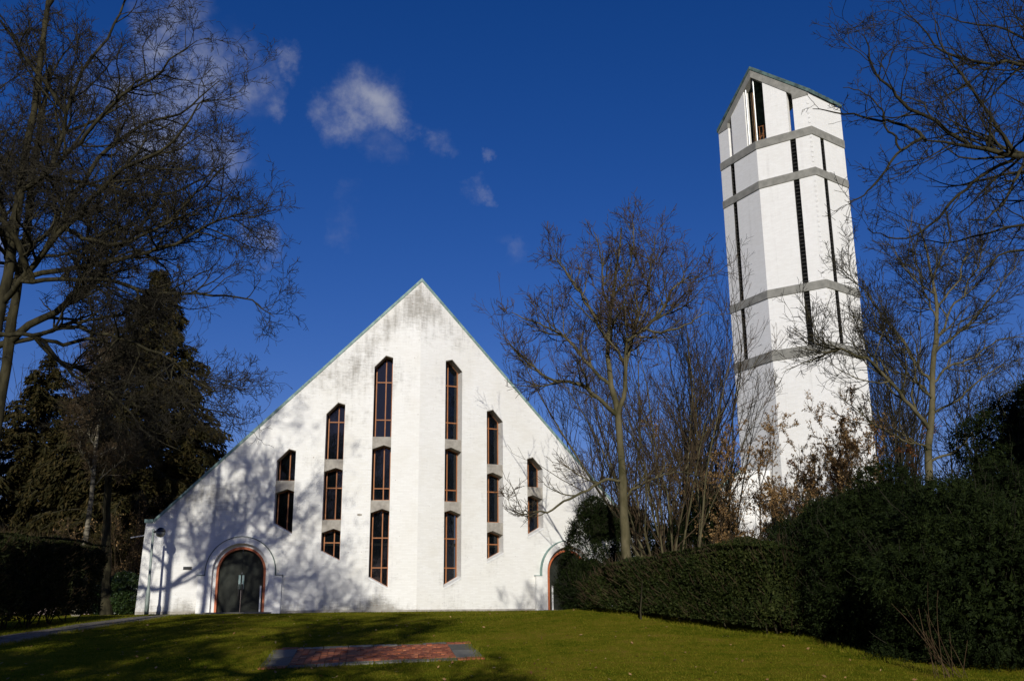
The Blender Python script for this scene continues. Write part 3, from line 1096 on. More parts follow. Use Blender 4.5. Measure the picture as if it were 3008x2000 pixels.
# saddle roof of copper: two slopes with a dark fascia
ridge_a, ridge_b = HEX[1], HEX[4]
for tri in ((HEX[1], HEX[2], HEX[3], HEX[4]), (HEX[1], HEX[0], HEX[5], HEX[4])):
    ov = [mid_ + (p - mid_) * 1.03 for p in tri]
    zs = [Z_APEX + .003, Z_EAVE + .003, Z_EAVE + .003, Z_APEX + .003]
    m_ = MB()
    m_.prism([(p[0], p[1], z) for p, z in zip(ov, zs)], [(p[0], p[1], z + .2) for p, z in zip(ov, zs)])
    rf = m_.build('roof', 'copper_dark', tower)
    a, b_ = ov[0], ov[1]
    for q_ in range(9):                                     # standing seams
        f = (q_ + .5) / 9
        e0 = ov[1] + (ov[2] - ov[1]) * f
        r0 = ov[0] + (ov[3] - ov[0]) * f
        m_ = MB()
        dv = (ov[2] - ov[1]) / np.linalg.norm(ov[2] - ov[1]) * .012
        m_.hexa([(e0[0] - dv[0], e0[1] - dv[1], Z_EAVE + .203), (e0[0] + dv[0], e0[1] + dv[1], Z_EAVE + .203), (r0[0] + dv[0], r0[1] + dv[1], Z_APEX + .203), (r0[0] - dv[0], r0[1] - dv[1], Z_APEX + .203),
                 (e0[0] - dv[0], e0[1] - dv[1], Z_EAVE + .24), (e0[0] + dv[0], e0[1] + dv[1], Z_EAVE + .24), (r0[0] + dv[0], r0[1] + dv[1], Z_APEX + .24), (r0[0] - dv[0], r0[1] - dv[1], Z_APEX + .24)])
        m_.build('standing_seam', 'copper_dark', rf)
# corner post, side posts and railing in the belfry opening
lm = HEX[1]
inn = (mid_ - lm) / np.linalg.norm(mid_ - lm)


def rod(m_, p, q, r, seg=6):
    p, q = np.array(p, float), np.array(q, float)
    d = (q - p) / np.linalg.norm(q - p)
    a = np.cross(d, (0.3, 0.5, 0.8))
    a /= np.linalg.norm(a)
    b_ = np.cross(d, a)
    ring = [a * math.cos(2 * math.pi * k / seg) * r + b_ * math.sin(2 * math.pi * k / seg) * r for k in range(seg)]
    m_.prism([p + o for o in ring], [q + o for o in ring])


cp = lm + inn * .16
m_ = MB(); rod(m_, (cp[0], cp[1], b1[1] - .05), (cp[0], cp[1], Z_APEX - .2), .045, 8); m_.build('corner_post', 'steel', tower)
p0 = face_pt(0, face_len(0) - .62, 0, .1)
m_ = MB(); rod(m_, (p0[0], p0[1], b1[1]), (p0[0], p0[1], roofz(0, face_len(0) - .62) - .35), .05, 8); m_.build('downpipe', 'steel', tower)
p0 = face_pt(0, face_len(0) - .5, 0, .45)
m_ = MB(); m_.box((p0[0], p0[1], (b1[1] + Z_APEX) / 2 - .6), (.16, .16, Z_APEX - b1[1] - 1.0)); m_.build('timber_post', 'timber', tower)
m_ = MB()
q0, q1 = face_pt(1, .08, 0, .28), face_pt(1, .6, 0, .28)
for z in (b1[1] + .35, b1[1] + .95):
    rod(m_, (q0[0], q0[1], z), (q1[0], q1[1], z), .022)
for f in (0.15, .55, .95):
    qq = q0 + (q1 - q0) * f
    rod(m_, (qq[0], qq[1], b1[1]), (qq[0], qq[1], b1[1] + .97), .02)
rod(m_, (q0[0], q0[1], b1[1] + .1), (q1[0], q1[1], b1[1] + .95), .018)
m_.build('railing', 'rust', tower)
# brick toothing at the near corner
for s_ in range(int((Z_EAVE - b4[0] * .2) / 0.28)):
    z = b4[0] * .2 + s_ * 0.28
    if any(a - .12 < z < c_ + .05 for a, c_ in BANDS) or z > Z_EAVE - .4:
        continue
    a = face_pt(1, face_len(1) - .11, z, -0.022)
    bb = face_pt(1, face_len(1) - .004, z, -0.022)
    c_ = face_pt(1, face_len(1) - .004, z, .05)
    d = face_pt(1, face_len(1) - .11, z, .05)
    up = np.array([0, 0, .12])
    m_t = MB()
    m_t.hexa([a, bb, c_, d, a + up, bb + up, c_ + up, d + up])
    m_t.build('brick', 'tower', tower, uvf=lambda co: (co.x, co.z))

# ------------------------------------------------------------------ low buildings beside the tower
link_b = empty('link_building', (9.5, 50, 0), 'low white building with sloping copper edge at the foot of the tower', 'building')
a, b_ = at(2070, 1475, 50.5), at(2182, 1382, 50.5)
m_ = MB()
poly = [(a[0], -.4), (13.0, -.4), (13.0, b_[2]), (b_[0], b_[2]), (a[0], a[2])]
m_.prism([(x, 50.5, z) for x, z in poly], [(x, 50.9, z) for x, z in poly])
m_.build('gable_wall', 'tower', link_b, uvf=lambda co: (co.x, co.z))
m_ = MB()
m_.prism([(a[0] - .1, 50.42, a[2] - .05), (b_[0], 50.42, b_[2] + .02), (b_[0], 50.42, b_[2] + .16), (a[0] - .1, 50.42, a[2] + .09)],
         [(a[0] - .1, 56, a[2] - .05), (b_[0], 56, b_[2] + .02), (b_[0], 56, b_[2] + .16), (a[0] - .1, 56, a[2] + .09)])
m_.build('roof', 'copper', link_b)
m_ = MB()
m_.hexa([(5.2, 48.2, -.4), (a[0] + .02, 50.4, -.4), (a[0] + .02, 50.8, -.4), (5.2, 48.6, -.4), (5.2, 48.2, 2.6), (a[0] + .02, 50.4, 2.6), (a[0] + .02, 50.8, 2.6), (5.2, 48.6, 2.6)])
m_.build('connecting_wall', 'tower', link_b, uvf=lambda co: (co.x, co.z))
m_ = MB()
m_.hexa([(5.1, 48.05, 2.603), (a[0], 50.25, 2.603), (a[0], 54, 2.9), (5.1, 52, 2.9), (5.1, 48.05, 2.72), (a[0], 50.25, 2.72), (a[0], 54, 3.02), (5.1, 52, 3.02)])
m_.build('roof', 'copper_dark', link_b)

# ------------------------------------------------------------------ path and paved patch
pth = [ground_px(x, y)[:2] for x, y in ((-420, 1955), (-200, 1912), (0, 1880), (140, 1856), (280, 1834), (400, 1817), (470, 1809))]
last = wing(-1, PS + 2.2, 0, -1.0)
pth += [last[:2], wing(-1, PS, 0, -0.75)[:2], wing(-1, PS - 1.6, 0, -0.7)[:2]]
strip_on_ground('path', pth, [1.6, 1.6, 1.6, 1.6, 1.6, 1.6, 1.5, 1.4, 1.3, 1.2], 'path')

cor = [ground_px(x, y, 12) for x, y in ((755, 1968), (1425, 1937), (1380, 1887), (805, 1906))]   # near left, near right, far right, far left
patch = tag(bpy.data.objects.new('paved_patch', None), kind='structure')
COL.objects.link(patch)
pc = sum(cor) / 4
patch.location = (float(pc[0]), float(pc[1]), float(pc[2]))
patch['label'] = 'rectangle of red bricks framed by grey slabs set in the lawn'


def bil(u, v):
    return cor[0] * (1 - u) * (1 - v) + cor[1] * u * (1 - v) + cor[2] * u * v + cor[3] * (1 - u) * v


rng = np.random.default_rng(5)


def paver(u0, u1, v0, v1, name, mat, h, gap):
    p = [bil(u0, v0), bil(u1, v0), bil(u1, v1), bil(u0, v1)]
    c = sum(p) / 4
    p = [q + (c - q) / np.linalg.norm((c - q)[:2]) * gap for q in p]
    tilt = rng.normal(0, .003, 4) + rng.normal(0, .006)
    zt_ = [gz(q[0], q[1]) + h + t for q, t in zip(p, tilt)]
    m_ = MB()
    m_.hexa([(q[0], q[1], z - .07) for q, z in zip(p, zt_)] + [(q[0], q[1], z) for q, z in zip(p, zt_)])
    return m_.build(name, mat, patch)


m_ = MB()
m_.hexa([(q[0], q[1], gz(q[0], q[1]) - .15) for q in (bil(0, 0), bil(1, 0), bil(1, 1), bil(0, 1))] + [(q[0], q[1], gz(q[0], q[1]) + .004) for q in (bil(0, 0), bil(1, 0), bil(1, 1), bil(0, 1))])
m_.build('joint_bed', 'soil', patch)
U0, U1, V0, V1 = 0.125, 0.875, 0.10, 0.90
nc, nr = 24, 8
for r_ in range(nr):
    stretch = r_ % 2
    for c_ in range(nc):
        u0 = U0 + (U1 - U0) * c_ / nc
        u1 = U0 + (U1 - U0) * (c_ + 1) / nc
        if c_ > 7:                                          # running bond on the right, stacked on the left
            off = (U1 - U0) / nc * .5 * stretch
            u0 += off * (c_ > 8)
            u1 += off
            u1 = min(u1, U1)
        if u1 - u0 < .004:
            continue
        paver(u0, u1, V0 + (V1 - V0) * r_ / nr, V0 + (V1 - V0) * (r_ + 1) / nr, 'brick', 'brick', 0.024, .011)
for (v0, v1) in ((0, V0), (V1, 1)):
    for k in range(6):
        paver(U0 + (U1 - U0) * k / 6, U0 + (U1 - U0) * (k + 1) / 6, v0, v1, 'border_slab', 'slabstone', .02, .011)
    for (ua, ub) in ((0, U0), (U1, 1)):
        for k in range(3):
            paver(ua + (ub - ua) * k / 3, ua + (ub - ua) * (k + 1) / 3, v0, v1, 'brick', 'brick', .022, .011)
for (ua, ub) in ((0, U0), (U1, 1)):
    for k in range(2):
        paver(ua, ub, V0 + (V1 - V0) * k / 2, V0 + (V1 - V0) * (k + 1) / 2, 'border_slab', 'slabstone', .02, .012)

# ------------------------------------------------------------------ lamp post, round post, thin post
lb = at(430, 1800, 39.6)
lb[2] = gz(lb[0], lb[1])
lamp = empty('street_lamp', lb, 'grey lamp post with half dark globe standing before the left church wall', 'street lamp')
zt_ = zat(1552, lb[0], lb[1])
H = zt_ - lb[2]
m_ = MB()
zk = zat(1730, lb[0], lb[1]) - lb[2]
m_.lathe(lb, [(.085, -.1), (.085, zk - .1), (.06, zk), (.052, zk + .05), (.045, H - .02), (.02, H)], 14)
m_.build('pole', 'lamp_post', lamp, smooth_=True)
m_ = MB()
m_.box((lb[0] + .02, lb[1] - .088, lb[2] + .55), (.07, .02, .36))
m_.build('service_door', 'lamp_post', lamp)
gx_ = at(472, 1563, 39.6)
m_ = MB(); rod(m_, (lb[0], lb[1], gx_[2] + .02), (gx_[0], lb[1], gx_[2] + .02), .05, 8); m_.build('arm', 'lamp_top', lamp)
R_ = .19
for nm, mt, s_ in (('lamp_shade', 'lamp_top', 1), ('lamp_globe', 'white_paint', -1)):
    m_ = MB()
    prof = [(R_ * math.cos(t) + .001, s_ * R_ * math.sin(t) + .003 * s_) for t in np.linspace(0.0, math.pi / 2, 8)]
    m_.lathe((gx_[0], lb[1], gx_[2]), prof, 20)
    m_.build(nm, M['lamp_top'] if s_ > 0 else simple('milky_globe', (0.2, 0.2, 0.18), (0.3, 0.3, 0.27), 3, 0.25, 0.5), lamp, smooth_=True)

p0 = at(2272, 1470, 43)
g0 = gz(p0[0], 43.0)
post = empty('round_post', (p0[0], 43, g0), 'dark weathered round post with flared top before the tower foot', 'post')
m_ = MB(); m_.lathe((p0[0], 43, g0), [(.17, -.1), (.15, p0[2] - g0 - .12), (.15, p0[2] - g0 - .1)], 14); m_.build('shaft', 'post', post, smooth_=True)
m_ = MB(); m_.lathe((p0[0], 43, p0[2] - .1), [(.16, 0), (.2, .05), (.21, .12), (.1, .15)], 14); m_.build('cap', 'post', post)
m_ = MB(); m_.box((p0[0] - .21, 43, p0[2] + .0), (.14, .1, .07)); m_.build('bracket', 'post', post)
p1 = at(1815, 1630, 41)
m_ = MB()
z0, z1 = gz(p1[0], 41.), zat(1575, p1[0], 41)
m_.lathe((p1[0], 41, z0), [(.05, -.1), (.05, z1 - z0 + .6), (.035, z1 - z0 + .62)], 10)
thin = m_.build('thin_post', 'steel', None)
tag(thin, 'thin grey metal post in the gap left of the bare tree trunk', 'post')


# ------------------------------------------------------------------ vegetation machinery
def unit(v):
    return v / np.maximum(np.linalg.norm(v, axis=-1, keepdims=True), 1e-9)


def tubes(P, R, k, rng):
    """P (N,n,3), R (N,n) -> verts, quads"""
    Nn, n, _ = P.shape
    T = np.gradient(P, axis=1)
    T = unit(T)
    ref = unit(rng.normal(size=(Nn, 1, 3)))
    mean = unit(T.mean(axis=1, keepdims=True))
    ref = ref - mean * (ref * mean).sum(-1, keepdims=True)
    ref = unit(ref) + 0 * T
    n1 = unit(ref - T * (ref * T).sum(-1, keepdims=True))
    n2 = np.cross(T, n1)
    ang = np.arange(k) * 2 * math.pi / k
    V = P[:, :, None, :] + R[:, :, None, None] * (n1[:, :, None, :] * np.cos(ang)[None, None, :, None] + n2[:, :, None, :] * np.sin(ang)[None, None, :, None])
    idx = np.arange(Nn * n * k).reshape(Nn, n, k)
    a = idx[:, :-1, :]
    b_ = np.roll(idx, -1, axis=2)[:, :-1, :]
    c = np.roll(idx, -1, axis=2)[:, 1:, :]
    d = idx[:, 1:, :]
    return V.reshape(-1, 3), np.stack([a, b_, c, d], -1).reshape(-1, 4)


def tube_mesh(name, groups, rng):
    vs, fs, o = [], [], 0
    for P, R, k in groups:
        v, f = tubes(P, R, k, rng)
        vs.append(v)
        fs.append(f + o)
        o += len(v)
    return mesh_np(name, np.concatenate(vs), [np.concatenate(fs)], True)


def resample(pts, n):
    pts = np.array(pts, float)
    s = np.concatenate([[0], np.cumsum(np.linalg.norm(np.diff(pts, axis=0), axis=1))])
    # smooth resample (catmull-like through cumulative parameter)
    t = np.linspace(0, s[-1], n)
    out = np.stack([np.interp(t, s, pts[:, i]) for i in range(3)], 1)
    for _ in range(2):
        out[1:-1] = .25 * out[:-2] + .5 * out[1:-1] + .25 * out[2:]
    return out


def grow(P0, D0, L, nseg, wander, trop, rng, droop=0.0):
    """batch of wandering branches"""
    P = [P0]
    D = unit(D0)
    tv = np.array([0, 0, 1.0])
    for s in range(nseg):
        D = unit(D + rng.normal(size=D.shape) * wander + tv * trop - tv * droop * (s / nseg))
        P.append(P[-1] + D * (L / nseg)[:, None])
    return np.stack(P, 1)


def spawn(P, R, L, per, rng, ang=(35, 65), ratio=(0.35, 0.6), tmin=0.2, tmax=1.0, rscale=0.6, taper=0.55, flat=0.0):
    """children along the parent polylines"""
    Nn, n, _ = P.shape
    cnt = rng.poisson(per * np.ones(Nn)) if np.isscalar(per) else rng.poisson(per)
    cnt = np.maximum(cnt, 1)
    idx = np.repeat(np.arange(Nn), cnt)
    t = tmin + (tmax - tmin) * rng.random(len(idx)) ** 0.85
    f = t * (n - 1)
    i0 = np.minimum(f.astype(int), n - 2)
    fr = (f - i0)[:, None]
    p = P[idx, i0] * (1 - fr) + P[idx, i0 + 1] * fr
    tan = unit(P[idx, i0 + 1] - P[idx, i0])
    pr = R[idx, i0] * (1 - fr[:, 0]) + R[idx, i0 + 1] * fr[:, 0]
    rnd = rng.normal(size=tan.shape)
    rnd[:, 2] *= (1 - flat)
    perp = unit(rnd - tan * (rnd * tan).sum(1, keepdims=True))
    a = np.radians(ang[0] + (ang[1] - ang[0]) * rng.random(len(idx)))[:, None]
    D = tan * np.cos(a) + perp * np.sin(a)
    l = L[idx] * (ratio[0] + (ratio[1] - ratio[0]) * rng.random(len(idx))) * (1 - taper * t)
    return p, D, l, pr * rscale


def radii(r0, n, tip, power=0.8):
    t = np.linspace(0, 1, n)[None, :]
    return np.maximum(r0[:, None] * (1 - t) ** power * 1.0 + tip * t, tip)


def bare_tree(name, label, trunk, r_base, r_top, limbs, levels, seed, bark='bark_dark', twig='twig', group=None, tip=0.006, extra_limbs=None, knots=0):
    """trunk: list of points; limbs: list of (polyline, base radius); levels: list of dicts for the finer orders"""
    rng = np.random.default_rng(seed)
    base = np.array(trunk[0], float)
    root = empty(name, (base[0], base[1], gz(base[0], base[1])), label, 'tree', group or {'oak_tree': 'bare oaks around the lawn', 'bare_tree': 'bare trees around the church'}.get(name))
    tp = resample(trunk, 26)
    tp[1:-1] += rng.normal(0, r_base * .1, (24, 3)) * np.array([1, 1, 0])
    tr = np.linspace(r_base, r_top, 26)
    tr[:3] *= np.array([1.45, 1.2, 1.06])
    tr *= 1 + rng.normal(0, .035, 26)
    tm = tube_mesh('trunk', [(tp[None], tr[None], 12)], rng)
    link('trunk', tm, bark, root)
    n1 = 20
    LP, LR, LL = [], [], []
    for poly, r0 in limbs:
        pp = resample(poly, n1)
        ln = np.linalg.norm(np.diff(pp, axis=0), axis=1).sum()
        pp[1:] += np.cumsum(rng.normal(0, min(ln, 6.0) * .009, (n1 - 1, 3)), 0)
        LP.append(pp)
        LR.append(radii(np.array([r0]), n1, max(tip * 1.6, r0 * .12), .75)[0])
        LL.append(ln)
    fall = (1 - np.linspace(0, 1, n1))[:, None] ** 2
    for k in range(len(LP)):
        pool = np.concatenate([tp] + LP[:k])
        dd = np.linalg.norm(pool - LP[k][0], axis=1)
        j_ = int(dd.argmin())
        if dd[j_] < 2.0:
            LP[k] = LP[k] + (pool[j_] - LP[k][0]) * fall
    LP, LR, LL = np.array(LP), np.array(LR), np.array(LL)
    for k in range(len(LP)):
        link('limb', tube_mesh('limb', [(LP[k:k + 1], LR[k:k + 1], 8)], rng), bark, root)
    groups_b, groups_t = [], []
    P, R, L = LP, LR, LL
    # the trunk top also carries twigs
    for li, lv in enumerate(levels):
        p, d, l, r = spawn(P, R, L, lv['per'] * (L / L.mean()) if lv.get('bylen', True) else lv['per'], rng, lv.get('ang', (35, 65)), lv.get('ratio', (.35, .6)), lv.get('tmin', .18), 1.0, lv.get('rs', .6), lv.get('taper', .5), lv.get('flat', 0.0))
        l = np.maximum(l, lv.get('lmin', .12))
        n = lv['n']
        P = grow(p, d, l, n - 1, lv.get('wander', .2), lv.get('trop', .06), rng, lv.get('droop', 0.0))
        R = radii(np.maximum(r, tip * 1.1), n, tip, .8)
        L = l
        (groups_b if li == 0 else groups_t).append((P, R, lv.get('k', 3)))
    link('branches', tube_mesh('branches', groups_b, rng), bark, root)['kind'] = 'stuff'
    link('crown', tube_mesh('crown', groups_t, rng), twig, root)['kind'] = 'stuff'
    return root


def auto_limbs(trunk, n, rng, t0, t1, length, up, radius, side_bias=None, bend=0.25):
    """limb polylines leaving the trunk all round"""
    tp = resample(trunk, 40)
    out = []
    for k in range(n):
        t = t0 + (t1 - t0) * (k + rng.random() * .7) / n
        p = tp[int(t * 39)]
        az = k * 2.399 + rng.normal(0, .3)
        if side_bias is not None and rng.random() < .45:
            az = side_bias + rng.normal(0, .6)
        el = math.radians(up[0] + (up[1] - up[0]) * (t - t0) / max(t1 - t0, 1e-3) + rng.normal(0, 8))
        ln = (length[0] + (length[1] - length[0]) * (t - t0) / max(t1 - t0, 1e-3)) * (0.8 + .4 * rng.random())
        d = np.array([math.cos(az) * math.cos(el), math.sin(az) * math.cos(el), math.sin(el)])
        pts = [p]
        for s in range(5):
            d = d + rng.normal(0, bend * .5, 3) + np.array([0, 0, bend * .25])
            d /= np.linalg.norm(d)
            pts.append(pts[-1] + d * ln / 5)
        out.append((pts, radius * (1.15 - .5 * (t - t0) / max(t1 - t0, 1e-3)) * (.8 + .4 * rng.random())))
    return out


def px_limb(pts, depth):
    """polyline from pixel hints with a depth for every point"""
    ys = np.linspace(depth[0], depth[1], len(pts))
    return [at(x, y, d) for (x, y), d in zip(pts, ys)]


def vertical(x, y, z1, n=6, lean=(0, 0)):
    z0 = gz(x, y) - .15
    return [(x + lean[0] * t, y + lean[1] * t, z0 + (z1 - z0) * t) for t in np.linspace(0, 1, n)]


def fbm(p, s, seed):
    r = np.random.default_rng(seed)
    out = np.zeros(len(p))
    amp = 1.0
    for o in range(4):
        for _ in range(3):
            d = unit(r.normal(size=3)) * s * (2 ** o)
            out += amp * np.sin(p @ d + r.random() * 6.28) / 3
        amp *= .55
    return out


def cards(C, U, W):
    """quads centred at C with half axes U and W"""
    V = np.stack([C - U - W * .55, C - U * .2 + W * -1.0 * 0 - W * .0 + U * 0 - W, C + U, C - U * .2 + W], 1)
    # leaf-like kite: base, right, tip, left
    V[:, 0] = C - U
    n = len(C)
    return V.reshape(-1, 3), np.arange(n * 4).reshape(n, 4)


def foliage_mesh(name, C, out, size, rng, slim=0.35, along=0.6, up=0.25, jitter=0.8):
    n = len(C)
    D = unit(out * along + np.array([0, 0, up]) + rng.normal(size=(n, 3)) * jitter)
    X = unit(np.cross(D, rng.normal(size=(n, 3))))
    s = size * (0.6 + .8 * rng.random(n))[:, None]
    v, f = cards(C, D * s, X * s * slim)
    return mesh_np(name, v, [f])


def blob_points(ells, n, rng, thick=0.12, lump=0.12, lscale=1.6, seed=3, zmin=None):
    """points spread through the outer shell of a union of lumpy ellipsoids; ells: (centre, radii)"""
    area = np.array([e[1][0] * e[1][1] + e[1][1] * e[1][2] + e[1][0] * e[1][2] for e in ells])
    cnt = (n * 1.9 * area / area.sum()).astype(int)
    Cs, Os = [], []
    for (c, r), m in zip(ells, cnt):
        d = unit(rng.normal(size=(m, 3)))
        c, r = np.array(c, float), np.array(r, float)
        surf = c + d * r
        lum = fbm(surf, lscale, seed) * lump + fbm(surf, lscale * 4, seed + 1) * lump * .4
        lum = np.maximum(lum, -.13)
        depth = np.minimum(np.abs(rng.normal(0, thick, m)), .3)
        p = c + d * r * (1 + lum - depth)[:, None]
        o = unit(d / r)
        keep = np.ones(m, bool)
        for (c2, r2) in ells:
            if c2 is c or np.allclose(c2, c):
                continue
            keep &= (((p - np.array(c2)) / np.array(r2)) ** 2).sum(1) > (1 - 2.2 * thick) ** 2
        if zmin is not None:
            keep &= p[:, 2] > zmin(p[:, 0], p[:, 1])
        Cs.append(p[keep])
        Os.append(o[keep])
    return np.concatenate(Cs), np.concatenate(Os)


def core_mesh(name, ells, scale, seed, sub=16):
    vs, fs, o = [], [], 0
    u = np.linspace(0, 2 * math.pi, sub, endpoint=False)
    v = np.linspace(0.05, math.pi - .05, sub // 2 + 2)
    for c, r in ells:
        d = np.stack([np.outer(np.sin(v), np.cos(u)), np.outer(np.sin(v), np.sin(u)), np.outer(np.cos(v), np.ones_like(u))], -1).reshape(-1, 3)
        p = np.array(c) + d * np.array(r) * scale
        p = p * 1.0
        p += d * (fbm(p, 1.7, seed) * .06)[:, None]
        vs.append(p)
        i, j = np.meshgrid(np.arange(len(u)), np.arange(len(v) - 1))
        a = j * len(u) + i
        b_ = j * len(u) + (i + 1) % len(u)
        fs.append(np.stack([a, b_, b_ + len(u), a + len(u)], -1).reshape(-1, 4) + o)
        o += len(p)
    return mesh_np(name, np.concatenate(vs), [np.concatenate(fs)], True)


def sprays(C, O, per, length, size, rng, slim=.3, droop=.35):
    """feathery needle sprays: 'per' narrow leaves along a drooping axis from every point"""
    n = len(C)
    D = unit(O * .8 + rng.normal(0, .75, (n, 3)) + np.array([0, 0, .1]))
    L = length * (.3 + 1.3 * rng.random(n) ** 1.6)
    X = unit(np.cross(D, rng.normal(size=(n, 3))))
    f = (np.arange(per) + rng.random((n, per))) / per
    P = C[:, None] + D[:, None] * (f * L[:, None])[..., None] - np.array([0, 0, 1.]) * (droop * L[:, None] * f ** 2)[..., None]
    sgn = np.where(np.arange(per) % 2, 1., -1.)[None, :, None]
    A = unit(D[:, None] * .9 + X[:, None] * sgn * .8 + rng.normal(0, .25, (n, per, 3)) - np.array([0, 0, .25]))
    W = unit(np.cross(A, np.cross(D, X)[:, None] + rng.normal(0, .5, (n, per, 3))) + 1e-6)
    s_ = size * (.7 + .6 * rng.random((n, per, 1))) * (1.15 - .5 * f[..., None])
    v, fc = cards((P + A * s_).reshape(-1, 3), (A * s_).reshape(-1, 3), (W * s_ * slim).reshape(-1, 3))
    return mesh_np('foliage', v, [fc])


def lumpy(ells, n, seed, r=(.3, .65)):
    """extra clumps sitting on the outer surface of a shrub"""
    g_ = np.random.default_rng(seed)
    out = list(ells)
    for _ in range(n):
        c, e = ells[g_.integers(len(ells))]
        d = unit(g_.normal(size=3) + np.array([-.1, -.5, .25]))
        q_ = np.array(c) + d * np.array(e) * .93
        k = r[0] + (r[1] - r[0]) * g_.random()
        out.append((tuple(q_), (k * 1.15, k * 1.1, k * (.7 + .4 * g_.random()))))
    return out


def bush(name, label, cat, ells, n, size, mat, seed, base=None, thick=.12, lump=.12, slim=.35, along=.6, up=.25, core=.78, twigs=0, twig_len=.5, twig_mat='twig', group=None, lscale=1.6, leaf_twigs=0.0, leaf_mat=None, spray=0, spray_len=.22):
    rng = np.random.default_rng(seed)
    c0 = np.array(ells[0][0], float)
    bx, by = (c0[0], c0[1]) if base is None else base
    root = empty(name, (bx, by, gz(bx, by)), label, cat, group or {'yew_bush': 'yews along the right lawn edge', 'evergreen_bush': 'evergreen bushes around the church'}.get(name))
    C, O = blob_points(ells, n, rng, thick, lump, lscale, seed, lambda x, y: gz(x, y) + .02)
    if spray:
        fo = link('foliage', sprays(C[::1], O, spray, spray_len, size, rng), mat, root)
    else:
        fo = link('foliage', foliage_mesh('foliage', C, O, size, rng, slim, along, up), mat, root)
    fo['kind'] = 'stuff'
    if core:
        # older leaves filling the inside of the shrub
        big = [e_ for e_ in ells if min(e_[1]) > .7] or ells
        vol = np.array([np.prod(e_[1]) for e_ in big])
        m_ = int(n * (1.0 if spray else .35))
        k_ = rng.choice(len(big), m_, p=vol / vol.sum())
        cc, rr = np.array([e_[0] for e_ in big], float)[k_], np.array([e_[1] for e_ in big], float)[k_]
        d_ = unit(rng.normal(size=(m_, 3)))
        q_ = cc + d_ * rr * (.35 + .5 * rng.random((m_, 1)))
        ok = q_[:, 2] > gz(q_[:, 0], q_[:, 1]) + .03
        fi = link('inner_growth', foliage_mesh('inner_growth', q_[ok], d_[ok], size * 2.4, rng, .45, .3, 0, 1.0), mat, root)
        fi['kind'] = 'stuff'
    if twigs:
        i = rng.integers(0, len(C), twigs)
        P = grow(C[i], O[i] + np.array([0, 0, .7]) + rng.normal(0, .35, (twigs, 3)), twig_len * (.4 + .9 * rng.random(twigs)), 4, .12, .1, rng)
        link('shoots', tube_mesh('shoots', [(P, radii(np.full(twigs, .007), 5, .003), 3)], rng), twig_mat, root)['kind'] = 'stuff'
        if leaf_twigs:
            f = rng.random((twigs, int(leaf_twigs)))
            k = np.minimum((f * 4).astype(int), 3)
            ii = np.arange(twigs)[:, None] + 0 * k
            fr = (f * 4 - k)[..., None]
            C2 = (P[ii, k] * (1 - fr) + P[ii, k + 1] * fr).reshape(-1, 3)
            D2 = unit((P[ii, k + 1] - P[ii, k])).reshape(-1, 3)
            l2 = link('shoot_leaves', foliage_mesh('shoot_leaves', C2, D2, size * .8, rng, slim, .8, .1, .6), leaf_mat or mat, root)
            l2['kind'] = 'stuff'
    return root


